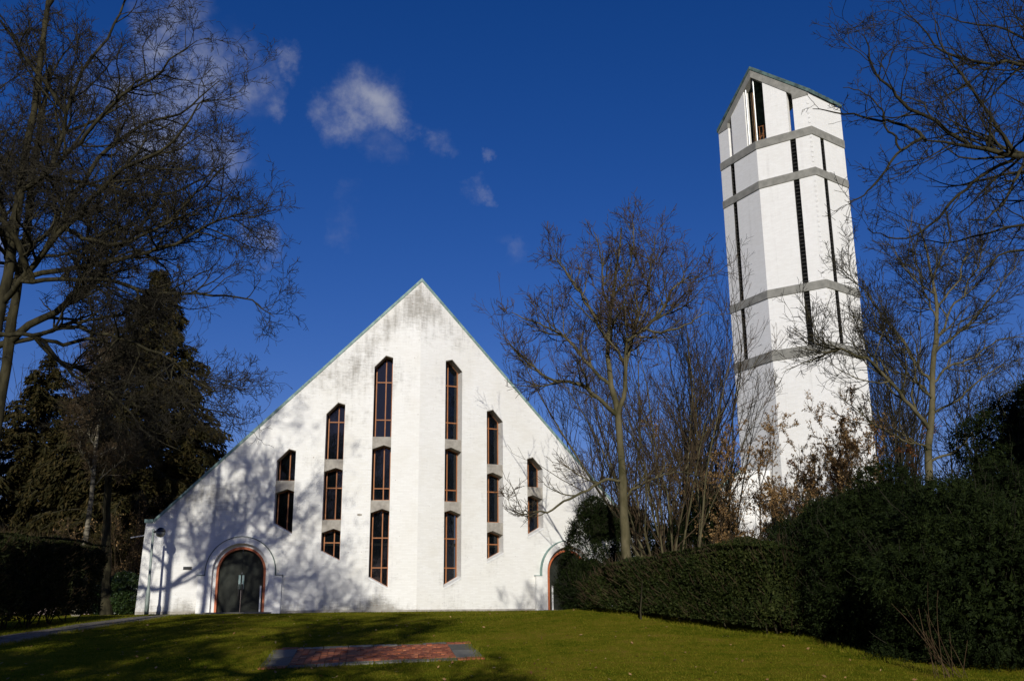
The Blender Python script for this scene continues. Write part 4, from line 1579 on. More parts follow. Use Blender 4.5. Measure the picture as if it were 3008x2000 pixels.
def hedge_run(name, label, path, width, height, n, size, mat, seed, twigs=0, slim=.45, bottom=0.12):
    """clipped hedge along a ground path: rounded box section filled with leaves"""
    rng = np.random.default_rng(seed)
    c = np.array(path, float)
    seg = np.linalg.norm(np.diff(c, axis=0), axis=1)
    s = np.concatenate([[0], np.cumsum(seg)])
    mid = c[len(c) // 2]
    root = empty(name, (mid[0], mid[1], gz(mid[0], mid[1])), label, 'hedge')

    def place(t, a, h):
        x, y = np.interp(t, s, c[:, 0]), np.interp(t, s, c[:, 1])
        e = .05
        tx, ty = np.interp(t + e, s, c[:, 0]) - np.interp(t - e, s, c[:, 0]), np.interp(t + e, s, c[:, 1]) - np.interp(t - e, s, c[:, 1])
        L = np.hypot(tx, ty) + 1e-9
        X, Y = x - ty / L * a, y + tx / L * a
        return np.stack([X, Y, gz(X, Y) + h], 1), np.stack([-ty / L, tx / L, 0 * L], 1)
    t = rng.random(n) * s[-1]
    hh = np.interp(t, s, height) if hasattr(height, '__len__') else np.full(n, height)
    th = rng.random(n) * 2.35 * math.pi / 2 + (-.6)            # section angle, from low front over the top
    th = rng.uniform(-0.25, math.pi + .25, n)
    ex = 0.45
    cs, sn = np.cos(th), np.sin(th)
    a = np.sign(cs) * np.abs(cs) ** ex * width / 2
    h = hh * (.5 + .5 * np.sign(sn) * np.abs(sn) ** ex)
    low = rng.random(n) < .5                                     # fill down the sides
    h = np.where(low & (np.abs(cs) > .1), rng.uniform(bottom, 1, n) * hh * .92, h)
    a = np.where(low, np.sign(cs) * width / 2, a)
    P, nrm = place(t, a, h)
    lum = fbm(P, 1.7, seed) * .13 + fbm(P, 6, seed + 1) * .07
    out = unit(nrm * np.where(low, np.sign(cs), cs)[:, None] + np.array([0, 0, 1.]) * np.where(low, 0.1, np.maximum(sn, 0))[:, None])
    P = P + out * (lum - np.abs(rng.normal(0, .11, n)))[:, None]
    ends = rng.random(n) < .04
    fo = link('foliage', foliage_mesh('foliage', P, out, size, rng, slim, .5, .25, .9), mat, root)
    fo['kind'] = 'stuff'
    # inner mass
    tt = np.linspace(.15, s[-1] - .15, 40)
    hh2 = np.interp(tt, s, height) if hasattr(height, '__len__') else np.full(40, height)
    ring = [(-.24, .2), (-.27, .55), (-.2, .74), (0, .78), (.2, .74), (.27, .55), (.24, .2)]
    vs = np.stack([place(tt, np.full(40, u * width), hh2 * v)[0] for u, v in ring], 1)
    k = len(ring)
    i, j = np.meshgrid(np.arange(k - 1), np.arange(39))
    q = (j * k + i).ravel()
    link('inner_growth', mesh_np('inner_growth', vs.reshape(-1, 3), [np.stack([q, q + 1, q + k + 1, q + k], 1)], True), mat, root)
    if twigs:
        ii = rng.integers(0, n, twigs)
        G = grow(P[ii], out[ii] + np.array([0, 0, .5]), .12 + .22 * rng.random(twigs), 3, .15, .1, rng)
        link('shoots', tube_mesh('shoots', [(G, radii(np.full(twigs, .006), 4, .003), 3)], rng), 'twig_brown', root)['kind'] = 'stuff'
    # woody stems at the foot
    ns = int(s[-1] * 4)
    t2 = rng.random(ns) * s[-1]
    B, _ = place(t2, rng.normal(0, width * .2, ns), np.full(ns, -.05))
    G = grow(B, np.array([[0, 0, 1.]]) + rng.normal(0, .3, (ns, 3)), np.full(ns, .9), 4, .15, .1, rng)
    link('stems', tube_mesh('stems', [(G, radii(np.full(ns, .025), 5, .008), 4)], rng), 'bark_dark', root)['kind'] = 'stuff'
    return root


def spruce(name, label, x, y, height, radius, seed, ncard=26000, group=None, mat='spruce', z_first=.08):
    rng = np.random.default_rng(seed)
    z0 = gz(x, y)
    root = empty(name, (x, y, z0), label, 'tree', group or 'spruces around the church')
    tp = np.array(vertical(x, y, z0 + height, 12))
    link('trunk', tube_mesh('trunk', [(tp[None], np.linspace(height * .017, .02, 12)[None], 10)], rng), 'bark_dark', root)
    nb = int(height * 19)
    h = z_first + (1 - z_first) * rng.random(nb) ** 1.15
    az = rng.random(nb) * 2 * math.pi
    ln = radius * (1 - h) ** .8 * (.7 + .45 * rng.random(nb)) + .25
    D = np.stack([np.cos(az), np.sin(az), .25 + .5 * h], 1)
    P0 = np.stack([np.full(nb, x), np.full(nb, y), z0 + height * h], 1)
    P = grow(P0, D, ln, 6, .06, 0, rng, droop=.42)
    link('branches', tube_mesh('branches', [(P, radii(.02 + .012 * ln, 7, .008), 4)], rng), 'bark_dark', root)['kind'] = 'stuff'
    w_ = ln / ln.sum()
    i = rng.choice(nb, ncard, p=w_)
    f = (rng.random(ncard) ** .7) * 5.999
    k = f.astype(int)
    fr = (f - k)[:, None]
    C = P[i, k] * (1 - fr) + P[i, k + 1] * fr
    T = unit(P[i, k + 1] - P[i, k])
    lat = unit(np.cross(T, np.array([0, 0, 1.]))) * rng.normal(0, 1, ncard)[:, None]
    C = C + lat * (.05 + .10 * ln[i] * (1 - f / 6))[:, None] + np.array([0, 0, -1]) * np.abs(rng.normal(0, .3, ncard))[:, None]
    fo = link('crown', foliage_mesh('crown', C, unit(T + lat * .7 + np.array([0, 0, -.5])), .15, rng, .3, .9, -.1, .35), mat, root)
    fo['kind'] = 'stuff'
    return root


# ------------------------------------------------------------------ trees
# big bare oak at the left edge; its crown throws the shadow pattern on the left wing
t1b = at(-140, 1800, 22.57)
t1 = [(t1b[0], 22.57, gz(t1b[0], 22.57) - .2), tuple(at(-62, 1198, 22.57)), tuple(at(-22.20, 990, 22.57)), tuple(at(20, 838, 22.57)), tuple(at(60, 560, 22.50)), tuple(at(100, 300, 22.42)), tuple(at(140, 40, 22.35)), tuple(at(165, -200, 22.20))]
rg = np.random.default_rng(11)
L1 = [
    (px_limb([(72, 840), (160, 770), (250, 640), (330, 560), (440, 500), (560, 430), (660, 290)], (21.68, 20.35)), .17),
    (px_limb([(60, 860), (190, 800), (330, 790), (470, 740), (600, 660), (720, 630), (775, 630)], (21.68, 20.94)), .15),
    (px_limb([(45, 930), (150, 900), (300, 880), (440, 900), (580, 880), (700, 870), (790, 930)], (21.61, 22.20)), .13),
    (px_limb([(82, 700), (180, 600), (260, 480), (400, 380), (520, 330), (640, 240)], (21.76, 23.31)), .15),
    (px_limb([(100, 520), (200, 420), (300, 280), (420, 180), (520, 90)], (21.83, 19.98)), .13),
    (px_limb([(110, 420), (160, 300), (260, 150), (340, 20), (420, -80)], (21.83, 22.94)), .12),
    (px_limb([(75, 830), (20, 700), (-80, 560), (-200, 450)], (21.68, 19.98)), .16),
    (px_limb([(22.20, 1000), (120, 1000), (260, 960), (380, 980), (520, 1060), (640, 1130)], (21.61, 20.13)), .12),
    (px_limb([(20, 1090), (130, 1080), (280, 1040), (420, 1110), (540, 1220), (600, 1290)], (21.61, 22.57)), .11),
    (px_limb([(15, 1130), (100, 1150), (210, 1190), (330, 1200), (440, 1290), (520, 1330)], (21.53, 20.35)), .09),
    (px_limb([(60, 870), (40, 760), (-20, 640), (-60, 420), (-40, 200)], (21.68, 23.31)), .17),
    (px_limb([(120, 300), (60, 180), (-20, 60), (-120, -60)], (21.90, 20.72)), .11),
    (px_limb([(0, 1200), (-80, 1120), (-200, 1080)], (21.46, 19.61)), .13),
    (px_limb([(100, 560), (240, 560), (380, 600), (520, 560), (640, 480)], (21.83, 24.42)), .13),
    (px_limb([(150, 40), (220, -60), (330, -160), (470, -230)], (22.05, 20.72)), .1),
    (px_limb([(90, 640), (200, 700), (340, 700), (480, 640), (600, 520), (690, 440)], (21.76, 20.13)), .12),
    (px_limb([(40, 960), (150, 1060), (280, 1120), (380, 1200), (470, 1160), (620, 1190), (720, 1230)], (21.61, 22.94)), .1),
]
L1 = [(p_, r_ * .46) for p_, r_ in L1]
OAK = [dict(per=17, n=9, ratio=(.28, .55), wander=.2, trop=.05, ang=(30, 65), rs=.6, k=4, tmin=.12, taper=.45),
       dict(per=8.5, n=6, ratio=(.3, .6), wander=.22, trop=.04, ang=(30, 65), rs=.6, k=3, lmin=.35, tmin=.1, taper=.4),
       dict(per=5.5, n=4, ratio=(.35, .7), wander=.22, trop=.04, ang=(28, 65), rs=.62, k=3, lmin=.25, tmin=.1, taper=.35),
       dict(per=1.7, n=3, ratio=(.4, .75), wander=.22, trop=.02, ang=(28, 65), rs=.65, k=3, lmin=.14, tmin=.1)]
OAK1 = [dict(OAK[0], per=17, ratio=(.24, .5)), dict(OAK[1], per=7.6), dict(OAK[2], per=5), dict(OAK[3], per=1.6)]
bare_tree('oak_tree', 'large bare oak at the left edge spreading its crown toward the church', t1, .19, .04, L1, OAK1, 21, tip=.0042)
# a second oak outside the left edge
tk = vertical(-13.75, 26.0, 15.5, 8, (.3, 0))
rg = np.random.default_rng(12)
L2 = [([(-14.25, 26, 7.3), (-13.2, 25.8, 7.9), (-12.0, 25.7, 8.8), (-10.8, 25.6, 10.2), (-9.9, 25.5, 11.8)], .11),
      ([(-14.25, 26, 7.0), (-15.2, 26.2, 6.9), (-16.8, 26.3, 6.7), (-18.5, 26.4, 6.9)], .1),
      ([(-14.2, 26, 8.2), (-14.7, 26, 9.6), (-15.1, 26, 11.2), (-15.0, 26, 13.0)], .1),
      ([(-12.9, 25.8, 8.1), (-12.3, 25.9, 9.4), (-12.4, 26, 10.8), (-12.0, 26, 12.2)], .06)]
L2 = [([(x_ + .6, y_, z_) for x_, y_, z_ in p_], r_) for p_, r_ in L2]
L2 += auto_limbs(tk, 12, rg, .5, .98, (4.6, 3.0), (10, 60), .07, bend=.25)
bare_tree('oak_tree', 'second bare oak outside the left edge filling the gaps behind the first', tk, .21, .05, L2, OAK[:3], 22, tip=.006)

# bare tree in front of the right church wing
t6b = at(1842, 1660, 24.50)
t6 = [(t6b[0], 24.50, gz(t6b[0], 37.) - .2), tuple(at(1838, 1560, 24.50)), tuple(at(1829, 1400, 24.50)), tuple(at(1822, 1290, 24.50)), tuple(at(1815, 1190, 24.60)), tuple(at(1790, 1120, 24.70)), tuple(at(1782, 1000, 24.80)), tuple(at(1800, 880, 24.90)), tuple(at(1815, 760, 25.00)), tuple(at(1825, 670, 25.10))]
L6 = [
    (px_limb([(1812, 1215), (1760, 1170), (1690, 1130), (1630, 1140), (1560, 1090), (1500, 1050)], (24.50, 23.50)), .09),
    (px_limb([(1820, 1400), (1770, 1400), (1690, 1430), (1620, 1490), (1560, 1500), (1490, 1500)], (24.50, 22.70)), .06),
    (px_limb([(1790, 1120), (1720, 1060), (1660, 1000), (1600, 960), (1500, 920)], (24.70, 25.10)), .075),
    (px_limb([(1784, 1010), (1740, 930), (1690, 850), (1650, 790), (1620, 740)], (24.80, 23.90)), .07),
    (px_limb([(1815, 1230), (1850, 1140), (1850, 1040), (1900, 1000), (1960, 930), (1990, 850), (2060, 810)], (24.50, 23.70)), .1),
    (px_limb([(1845, 1080), (1860, 960), (1890, 880), (1920, 800), (1930, 730)], (24.50, 25.50)), .07),
    (px_limb([(1800, 880), (1850, 820), (1870, 740), (1870, 660)], (24.90, 24.50)), .05),
    (px_limb([(1800, 900), (1770, 820), (1760, 740), (1740, 680)], (24.90, 25.90)), .05),
    (px_limb([(1832, 1440), (1900, 1400), (1980, 1370), (2060, 1390)], (24.50, 23.50)), .05),
    (px_limb([(1900, 1000), (1950, 990), (2020, 950), (2080, 910)], (24.20, 23.10)), .05),
    (px_limb([(1786, 1060), (1790, 960), (1830, 900)], (24.70, 23.00)), .05),
]
MID = [dict(per=14, n=8, ratio=(.28, .55), wander=.16, trop=.1, ang=(28, 58), rs=.6, k=4, tmin=.1, taper=.45),
       dict(per=7, n=5, ratio=(.32, .62), wander=.18, trop=.09, ang=(28, 58), rs=.6, k=3, lmin=.35, tmin=.1, taper=.4),
       dict(per=4.2, n=4, ratio=(.4, .75), wander=.18, trop=.07, ang=(28, 58), rs=.62, k=3, lmin=.22, tmin=.1, taper=.35)]
bare_tree('bare_tree', 'bare tree with pale mossy trunk in front of the right church wing', t6, .135, .02, [(p_, r_ * .65) for p_, r_ in L6], [dict(MID[0], per=14, ratio=(.3, .6)), dict(MID[1], per=7), dict(MID[2], per=4.2)], 31, bark='bark_moss', twig='twig_brown', tip=.005)

# bare tree right of the tower
t8b = at(2722, 1420, 31.0)
t8 = [(t8b[0], 31, gz(t8b[0], 31.) - .2), tuple(at(2722, 1340, 31)), tuple(at(2732, 1270, 31)), tuple(at(2745, 1180, 31)), tuple(at(2738, 1110, 31.1)), tuple(at(2742, 1030, 31.2)), tuple(at(2760, 930, 31.3)), tuple(at(2740, 830, 31.4)), tuple(at(2720, 720, 31.5)), tuple(at(2700, 660, 31.6))]
L8 = [
    (px_limb([(2725, 1270), (2680, 1215), (2640, 1160), (2590, 1120), (2540, 1070), (2460, 1040), (2390, 1000), (2330, 960)], (31, 30)), .1),
    (px_limb([(2560, 1090), (2545, 1030), (2520, 960), (2500, 900)], (30.4, 31.5)), .05),
    (px_limb([(2735, 1110), (2700, 1050), (2660, 980), (2600, 900), (2560, 830), (2500, 760)], (31, 32)), .08),
    (px_limb([(2745, 1180), (2690, 1130), (2690, 1080), (2660, 1020)], (31, 30)), .06),
    (px_limb([(2742, 1030), (2800, 980), (2860, 930), (2920, 850), (2980, 800)], (31.2, 30)), .07),
    (px_limb([(2745, 1110), (2790, 1060), (2850, 1050), (2920, 1000), (3000, 980)], (31, 32)), .06),
    (px_limb([(2725, 1340), (2790, 1310), (2860, 1230), (2920, 1170), (3000, 1120)], (31, 32.5)), .06),
    (px_limb([(2760, 930), (2810, 860), (2840, 780), (2850, 700)], (31.3, 32)), .05),
    (px_limb([(2745, 880), (2680, 820), (2640, 760), (2600, 700)], (31.3, 30.3)), .05),
    (px_limb([(2730, 1300), (2650, 1290), (2560, 1250), (2480, 1190)], (31, 29.6)), .05),
    (px_limb([(2740, 1060), (2800, 920), (2890, 790), (2950, 690)], (31.2, 32.5)), .06),
    (px_limb([(2755, 960), (2690, 860), (2660, 760), (2650, 660)], (31.3, 32)), .05),
    (px_limb([(2740, 1200), (2820, 1160), (2900, 1090), (3000, 1040)], (31, 29.5)), .055),
    (px_limb([(2735, 1150), (2650, 1080), (2570, 960), (2540, 860)], (31, 29.8)), .06),
    (px_limb([(2742, 840), (2770, 760), (2800, 690), (2800, 640)], (31.4, 30.5)), .045),
]
bare_tree('bare_tree', 'bare tree with greenish forked trunk rising behind the dark yew', t8, .17, .025, [(p_, r_ * .68) for p_, r_ in L8], [dict(MID[0], per=15, ratio=(.3, .58)), MID[1], MID[2]], 41, bark='bark_moss', twig='twig', tip=.0058)

# foreground oak whose branches enter at the top right
t10 = vertical(10.6, 14.0, 13.5, 8)
L10 = [
    (px_limb([(3500, 640), (3250, 560), (3008, 495), (2930, 490), (2860, 485), (2793, 492), (2726, 474), (2645, 462)], (14, 13)), .085),
    (px_limb([(2793, 478), (2757, 428), (2706, 372), (2640, 311), (2604, 250), (2578, 179), (2558, 117), (2533, 50)], (13.3, 12.6)), .034),
    (px_limb([(2696, 465), (2675, 418), (2645, 383), (2594, 357), (2527, 342), (2461, 332), (2390, 320)], (13.1, 13.6)), .028),
    (px_limb([(2645, 462), (2609, 480), (2589, 515), (2548, 566), (2502, 587)], (13, 12.7)), .022),
    (px_limb([(2890, 488), (2869, 428), (2808, 408), (2757, 413), (2690, 420)], (13.5, 14.2)), .026),
    (px_limb([(2960, 490), (2936, 434), (2895, 357), (2869, 296), (2829, 215), (2780, 150), (2762, 80)], (13.6, 13.0)), .03),
    (px_limb([(3480, 420), (3200, 250), (3008, 184), (2936, 199), (2859, 209), (2788, 194), (2740, 110), (2660, 60)], (14, 13.8)), .045),
    (px_limb([(3480, 300), (3200, 150), (3008, 56), (2987, 31), (2960, -60)], (14, 13.4)), .055),
    (px_limb([(2930, 492), (2834, 561), (2777, 612), (2726, 668), (2686, 714), (2604, 709), (2550, 672)], (13.5, 14.4)), .026),
    (px_limb([(3500, 860), (3250, 800), (3008, 735), (2951, 730), (2910, 775), (2850, 815)], (14, 13.6)), .04),
    (px_limb([(3500, 760), (3250, 690), (3008, 658), (2941, 678), (2808, 709), (2720, 715)], (14, 14.8)), .035),
    (px_limb([(3480, 330), (3200, 200), (3002, 117), (2910, 76), (2813, 46), (2740, 40)], (14, 14.6)), .035),
    (px_limb([(3008, 495), (2960, 570), (2920, 620), (2880, 640), (2820, 640)], (13.6, 13.0)), .024),
    (px_limb([(2624, 455), (2614, 393), (2600, 330), (2560, 270), (2480, 240)], (13, 13.8)), .018),
    (px_limb([(3550, 500), (3700, 300), (3900, 100)], (14, 12)), .1),
    (px_limb([(3550, 800), (3750, 700), (4000, 500)], (14, 16)), .1),
]
NEAR = [dict(per=13, n=8, ratio=(.24, .5), wander=.2, trop=.08, ang=(35, 70), rs=.5, k=4, tmin=.12, taper=.35),
        dict(per=6.5, n=6, ratio=(.28, .58), wander=.22, trop=.07, ang=(35, 70), rs=.55, k=3, lmin=.22, tmin=.08, taper=.35),
        dict(per=4.5, n=4, ratio=(.25, .55), wander=.22, trop=.06, ang=(35, 75), rs=.6, k=3, lmin=.08, tmin=.08)]
bare_tree('oak_tree', 'bare oak outside the right edge with thick branches reaching in at the top', t10, .42, .12, L10, NEAR, 51, tip=.0032)

# thicket of thin upright stems between church and tower
def thicket(name, label, x, y, nst, height, spread, seed, mat='twig_brown', bark='twig_brown', rbase=.035, tip=.006, per=7, cat='shrub', group=None, leaf=None, leaf_n=0, leaf_size=.05, curve=.1, wander=.085):
    rng = np.random.default_rng(seed)
    root = empty(name, (x, y, gz(x, y)), label, cat, group or {'bare_tree': 'bare trees around the church', 'brown_leaved_shrub': 'brown leaved shrubs around the church'}.get(name))
    az = rng.random(nst) * 2 * math.pi
    rr = rng.random(nst) ** .7 * spread * .12
    P0 = np.stack([x + np.cos(az) * rr, y + np.sin(az) * rr, gz(x, y) - .1 + 0 * az], 1)
    tilt = rng.random(nst) ** .8 * spread / height
    D = np.stack([np.cos(az) * tilt, np.sin(az) * tilt, np.ones(nst)], 1)
    L = height * (.65 + .4 * rng.random(nst))
    P = grow(P0, D, L, 9, wander, curve * .3, rng)
    R = radii(rbase * (.6 + .7 * rng.random(nst)), 10, tip, .8)
    for k in range(nst):
        link('stem', tube_mesh('stem', [(P[k:k + 1], R[k:k + 1], 5)], rng), bark, root)
    groups = []
    p, d, l, r = spawn(P, R, L, per, rng, (18, 45), (.2, .45), .15, 1, .6, .5)
    P1 = grow(p, d, l, 5, .12, .12, rng); R1 = radii(np.maximum(r, tip * 1.2), 6, tip)
    groups.append((P1, R1, 3))
    p, d, l, r = spawn(P1, R1, l, 4, rng, (20, 50), (.3, .6), .15, 1, .6, .4)
    P2 = grow(p, d, np.maximum(l, .2), 3, .15, .1, rng); R2 = radii(np.maximum(r, tip * 1.05), 4, tip)
    groups.append((P2, R2, 3))
    p, d, l, r = spawn(P2, R2, l, 2, rng, (20, 55), (.4, .7), .15, 1, .6, .4)
    P3 = grow(p, d, np.maximum(l, .12), 2, .15, .08, rng)
    groups.append((P3, radii(np.maximum(r, tip), 3, tip), 3))
    link('crown', tube_mesh('crown', groups, rng), mat, root)
    if leaf:
        A = np.concatenate([P2.reshape(-1, 3), P3.reshape(-1, 3)])
        i = rng.integers(0, len(A), leaf_n)
        C = A[i] + rng.normal(0, .03, (leaf_n, 3))
        o = link('leaves', foliage_mesh('leaves', C, rng.normal(size=(leaf_n, 3)), leaf_size, rng, .45, .3, -.3, .7), leaf, root)
        o['kind'] = 'stuff'
    return root


p = at(1965, 1640, 38.5)
thicket('multi_stem_shrub', 'tall bare thicket of many upright stems right of the pale tree trunk', p[0], 38.5, 17, 11.5, 5.2, 61, rbase=.055, per=17, wander=.1, mat='twig_brown', bark='bark_moss')
p = at(2080, 1640, 44)
thicket('bare_tree', 'tall thin bare tree with dense purple brown twigs left of the tower', p[0], 44, 11, 14.5, 4.2, 62, rbase=.07, per=20, mat='twig', bark='bark_dark', cat='tree')
p = at(1700, 1640, 62)
thicket('bare_tree', 'distant bare tree showing just over the right roof slope of the church', p[0], 62, 9, 15.5, 7.5, 63, rbase=.09, per=20, mat='twig', bark='bark_dark', cat='tree', tip=.01)
p = at(1950, 1640, 66)
thicket('bare_tree', 'distant bare tree behind the thicket between church and tower', p[0], 66, 10, 19.0, 7.5, 64, rbase=.1, per=24, mat='twig', bark='bark_dark', cat='tree', tip=.01)
for k, (px_, d_, h_, sp, lab) in enumerate(((2600, 58, 18.5, 3.8, 'slim bare tree close to the right side of the tower'), (2670, 64, 17.5, 6, 'distant bare tree left of the greenish forked trunk'), (2860, 60, 16.5, 7, 'distant bare tree right of the greenish forked trunk'), (3060, 58, 13.5, 7, 'distant bare tree cut by the right edge above the yew'))):
    p = at(px_, 1500, d_)
    thicket('bare_tree', lab, p[0], d_, 8, h_, sp, 70 + k, rbase=.1, per=20, mat='twig', bark='bark_dark', cat='tree', tip=.009)
# bare trees on the far left
for k, (px_, d_, h_, sp, lab) in enumerate(((655, 60, 13.5, 7, 'bare tree behind the left roof slope beside the dark spruce'), (60, 60, 17, 8, 'distant bare tree behind the left hedge near the picture edge'), (200, 66, 19, 8, 'distant bare tree seen through the oak crown left of the spruce'))):
    p = at(px_, 1500, d_)
    thicket('bare_tree', lab, p[0], d_, 8, h_, sp, 80 + k, rbase=.1, per=18, mat='twig', bark='bark_dark', cat='tree', tip=.009)

# brown-leaved shrub before the tower
p = at(2190, 1600, 40)
thicket('brown_leaved_shrub', 'open shrub with dry brown leaves in front of the tower, left of the yew', p[0], 40, 10, 7.6, 3.4, 91, rbase=.035, tip=.006, per=15, mat='twig_brown', bark='twig_brown', leaf='dryleaf', leaf_n=17000, leaf_size=.042)
p = at(2400, 1600, 38)
thicket('brown_leaved_shrub', 'dense dry brown shrub before the tower rising above the yew', p[0], 38, 12, 7.0, 4.0, 92, rbase=.032, tip=.006, per=17, mat='twig_brown', bark='twig_brown', leaf='dryleaf', leaf_n=34000, leaf_size=.042)
p = at(2590, 1600, 40)
thicket('rust_leaved_shrub', 'small rust orange shrub at the right foot of the tower', p[0], 40, 6, 6.4, 1.6, 93, rbase=.03, tip=.006, per=8, mat='twig_brown', bark='twig_brown', leaf='rustleaf', leaf_n=2200, leaf_size=.06)

# spruces and birch at the left
p = at(395, 1640, 50)
spruce('spruce_tree', 'dark brownish spruce standing left of the church gable', p[0], 50, at(395, 800, 50)[2] + .1, 6.6, 101, 95000)
p = at(80, 1640, 56)
spruce('spruce_tree', 'dark spruce at the left edge behind the clipped hedge', p[0], 56, 14.5, 6.0, 102, 60000)
p = at(250, 1640, 58)
spruce('spruce_tree', 'lower dark spruce behind the birch trunk', p[0], 58, 13.0, 5.6, 103, 50000)
p = at(-160, 1640, 52)
spruce('spruce_tree', 'tall spruce mostly cut off by the left picture edge', p[0], 50, 13.0, 5.4, 104, 34000)

tb = at(240, 1640, 39)
t3 = [(tb[0], 39, gz(tb[0], 39.) - .2), tuple(at(250, 1580, 39)), tuple(at(268, 1480, 39)), tuple(at(278, 1350, 39.1)), tuple(at(290, 1200, 39.2)), tuple(at(310, 1050, 39.3))]
rg = np.random.default_rng(77)
L3 = auto_limbs(t3, 12, rg, .45, .98, (2.4, 1.6), (35, 65), .028)
bare_tree('birch_tree', 'slim birch with a whitish trunk behind the left hedge', t3, .13, .035, L3, MID, 78, bark='birch', twig='twig_brown', tip=.006)
tb = at(318, 1760, 41)
t5 = [(tb[0], 41, gz(tb[0], 41.) - .2), tuple(at(312, 1600, 41)), tuple(at(318, 1400, 41)), tuple(at(322, 1150, 41)), tuple(at(335, 950, 41))]
L5 = auto_limbs(t5, 12, rg, .45, .98, (3.0, 2.0), (20, 60), .05)
bare_tree('bare_tree', 'dark straight trunked bare tree between birch and church', t5, .2, .05, L5, MID, 79, bark='bark_dark', twig='twig', tip=.006)

# ------------------------------------------------------------------ hedges and evergreens
g = [ground_px(x, y)[:2] for x, y in ((-420, 1880), (-150, 1868), (60, 1850), (200, 1833), (282, 1822))]
dirn = np.array(g[-1]) - np.array(g[0])
nrm = np.array([-dirn[1], dirn[0]]) / np.linalg.norm(dirn)
hp = [np.array(q) + nrm * 1.0 for q in g]
hedge_run('clipped_hedge', 'broad clipped dark hedge at the left edge beside the path', hp, 2.0, [2.65, 2.65, 2.6, 2.55, 2.4], 80000, .045, 'hedge', 111, twigs=2500)

hp = [at(x, 1797, d_)[:2] for x, d_ in ((1775, 25.4), (1830, 24.6), (1900, 23.4), (2060, 22.0), (2180, 21.2), (2300, 20.6), (2420, 20.4))]
hts = [zat(y_, *h_) - gz(*h_) for y_, h_ in zip((1715, 1662, 1645, 1612, 1594, 1598, 1610), hp)]
hedge_run('winter_hedge', 'clipped olive green hedge running from the conical yew to the big yew', hp, 1.3, hts, 100000, .034, 'hedge_brown', 112, twigs=1600)

# conical yew in front of the right portal
c = at(1735, 1700, 27.5)
cx, cy = c[0], 27.5
bush('conical_yew', 'pointed dark green yew covering the right church portal', 'shrub',
     lumpy([((cx - .07, cy, 0.55), (.9, .85, .95)), ((cx, cy, 1.3), (.76, .7, .88)), ((cx + .07, cy, 2.05), (.52, .46, .7)), ((cx + .18, cy, 2.55), (.27, .26, .46)), ((cx + .52, cy + .15, 1.8), (.44, .44, .72))], 12, 4, (.16, .3)),
     6800, .028, 'yew', 121, twigs=900, twig_len=.3, leaf_twigs=10, thick=.1, lump=.16, spray=9, spray_len=.16, core=.8)
p = at(1800, 1560, 40.5)
bush('evergreen_bush', 'dark evergreen mass hanging over the gap left of the pale tree trunk', 'shrub',
     [((p[0] - .2, 40.5, 3.4), (.95, .7, .72)), ((p[0] + .6, 40.6, 3.45), (.8, .7, .66))], 2400, .04, 'yew', 122, base=(p[0] + .3, 40.8), twigs=250, leaf_twigs=8, twig_len=.35, spray=8, lump=.2)
p = at(2000, 1560, 42)
bush('evergreen_bush', 'broad dark conifer bush behind the olive hedge left of the tower', 'shrub',
     [((p[0] - .8, 42, 1.6), (1.5, 1.2, 2.0)), ((p[0] + .7, 42.3, 2.2), (1.5, 1.2, 2.4)), ((p[0] + 1.9, 42, 1.6), (1.0, 1.0, 1.7)), ((p[0] + 1.2, 42.3, 3.6), (.8, .8, 1.4))], 6000, .045, 'yew', 123, twigs=800, leaf_twigs=8, lump=.2, spray=9, spray_len=.28)

# the big yew mass on the right: three neighbouring shrubs along the lawn edge
e1, e2, e3, e4, e5 = [ground_px(x, y, 12) for x, y in ((2310, 1850), (2400, 1885), (2500, 1915), (2610, 1942), (2740, 1975))]


def yew_e(e, dx, dy, r, top):
    z0_ = gz(e[0], e[1])
    return ((e[0] + dx, e[1] + dy, z0_ + top * .45), (r, r, top * .58))


bush('yew_bush', 'big dark yew in the right foreground with a spiky top before the tower', 'shrub',
     lumpy([yew_e(e1, .95, .9, 1.2, 2.4), yew_e(e2, 1.2, .9, 1.5, 2.7), yew_e(e3, 1.3, 1.4, 1.7, 2.95), yew_e(e3, 2.4, 3.4, 1.8, 3.35), yew_e(e2, 2.2, 2.0, 1.6, 3.1)], 26, 1),
     26000, .036, 'yew', 131, twigs=700, twig_len=.5, leaf_twigs=12, thick=.12, lump=.13, spray=9, spray_len=.24, core=.5)
bush('yew_bush', 'darkest yew bush at the lower right corner of the lawn', 'shrub',
     lumpy([yew_e(e4, 1.35, .6, 1.5, 2.6), yew_e(e4, 2.2, 2.0, 1.7, 3.0), yew_e(e5, 1.5, .9, 1.5, 2.5), yew_e(e5, 3.0, .6, 1.7, 2.8), yew_e(e5, 3.1, 2.8, 1.8, 3.1)], 26, 2),
     28000, .034, 'yew', 132, twigs=500, twig_len=.45, leaf_twigs=12, thick=.12, lump=.13, spray=9, spray_len=.22, core=.5)
bush('yew_bush', 'yew with a feathery raised top at the right picture edge', 'shrub',
     lumpy([((12.3, 22.0, 1.3), (1.7, 1.6, 2.2)), ((10.75, 21.2, 2.7), (.8, .8, 1.55)), ((11.5, 21.4, 3.1), (.8, .8, 1.6)), ((14.0, 22.5, 1.6), (1.9, 1.8, 2.6)), ((10.6, 22.8, .8), (1.6, 1.5, 2.0))], 18, 3),
     17000, .042, 'yew', 133, twigs=800, twig_len=.8, leaf_twigs=14, thick=.1, lump=.2, spray=9, spray_len=.3, core=.5)

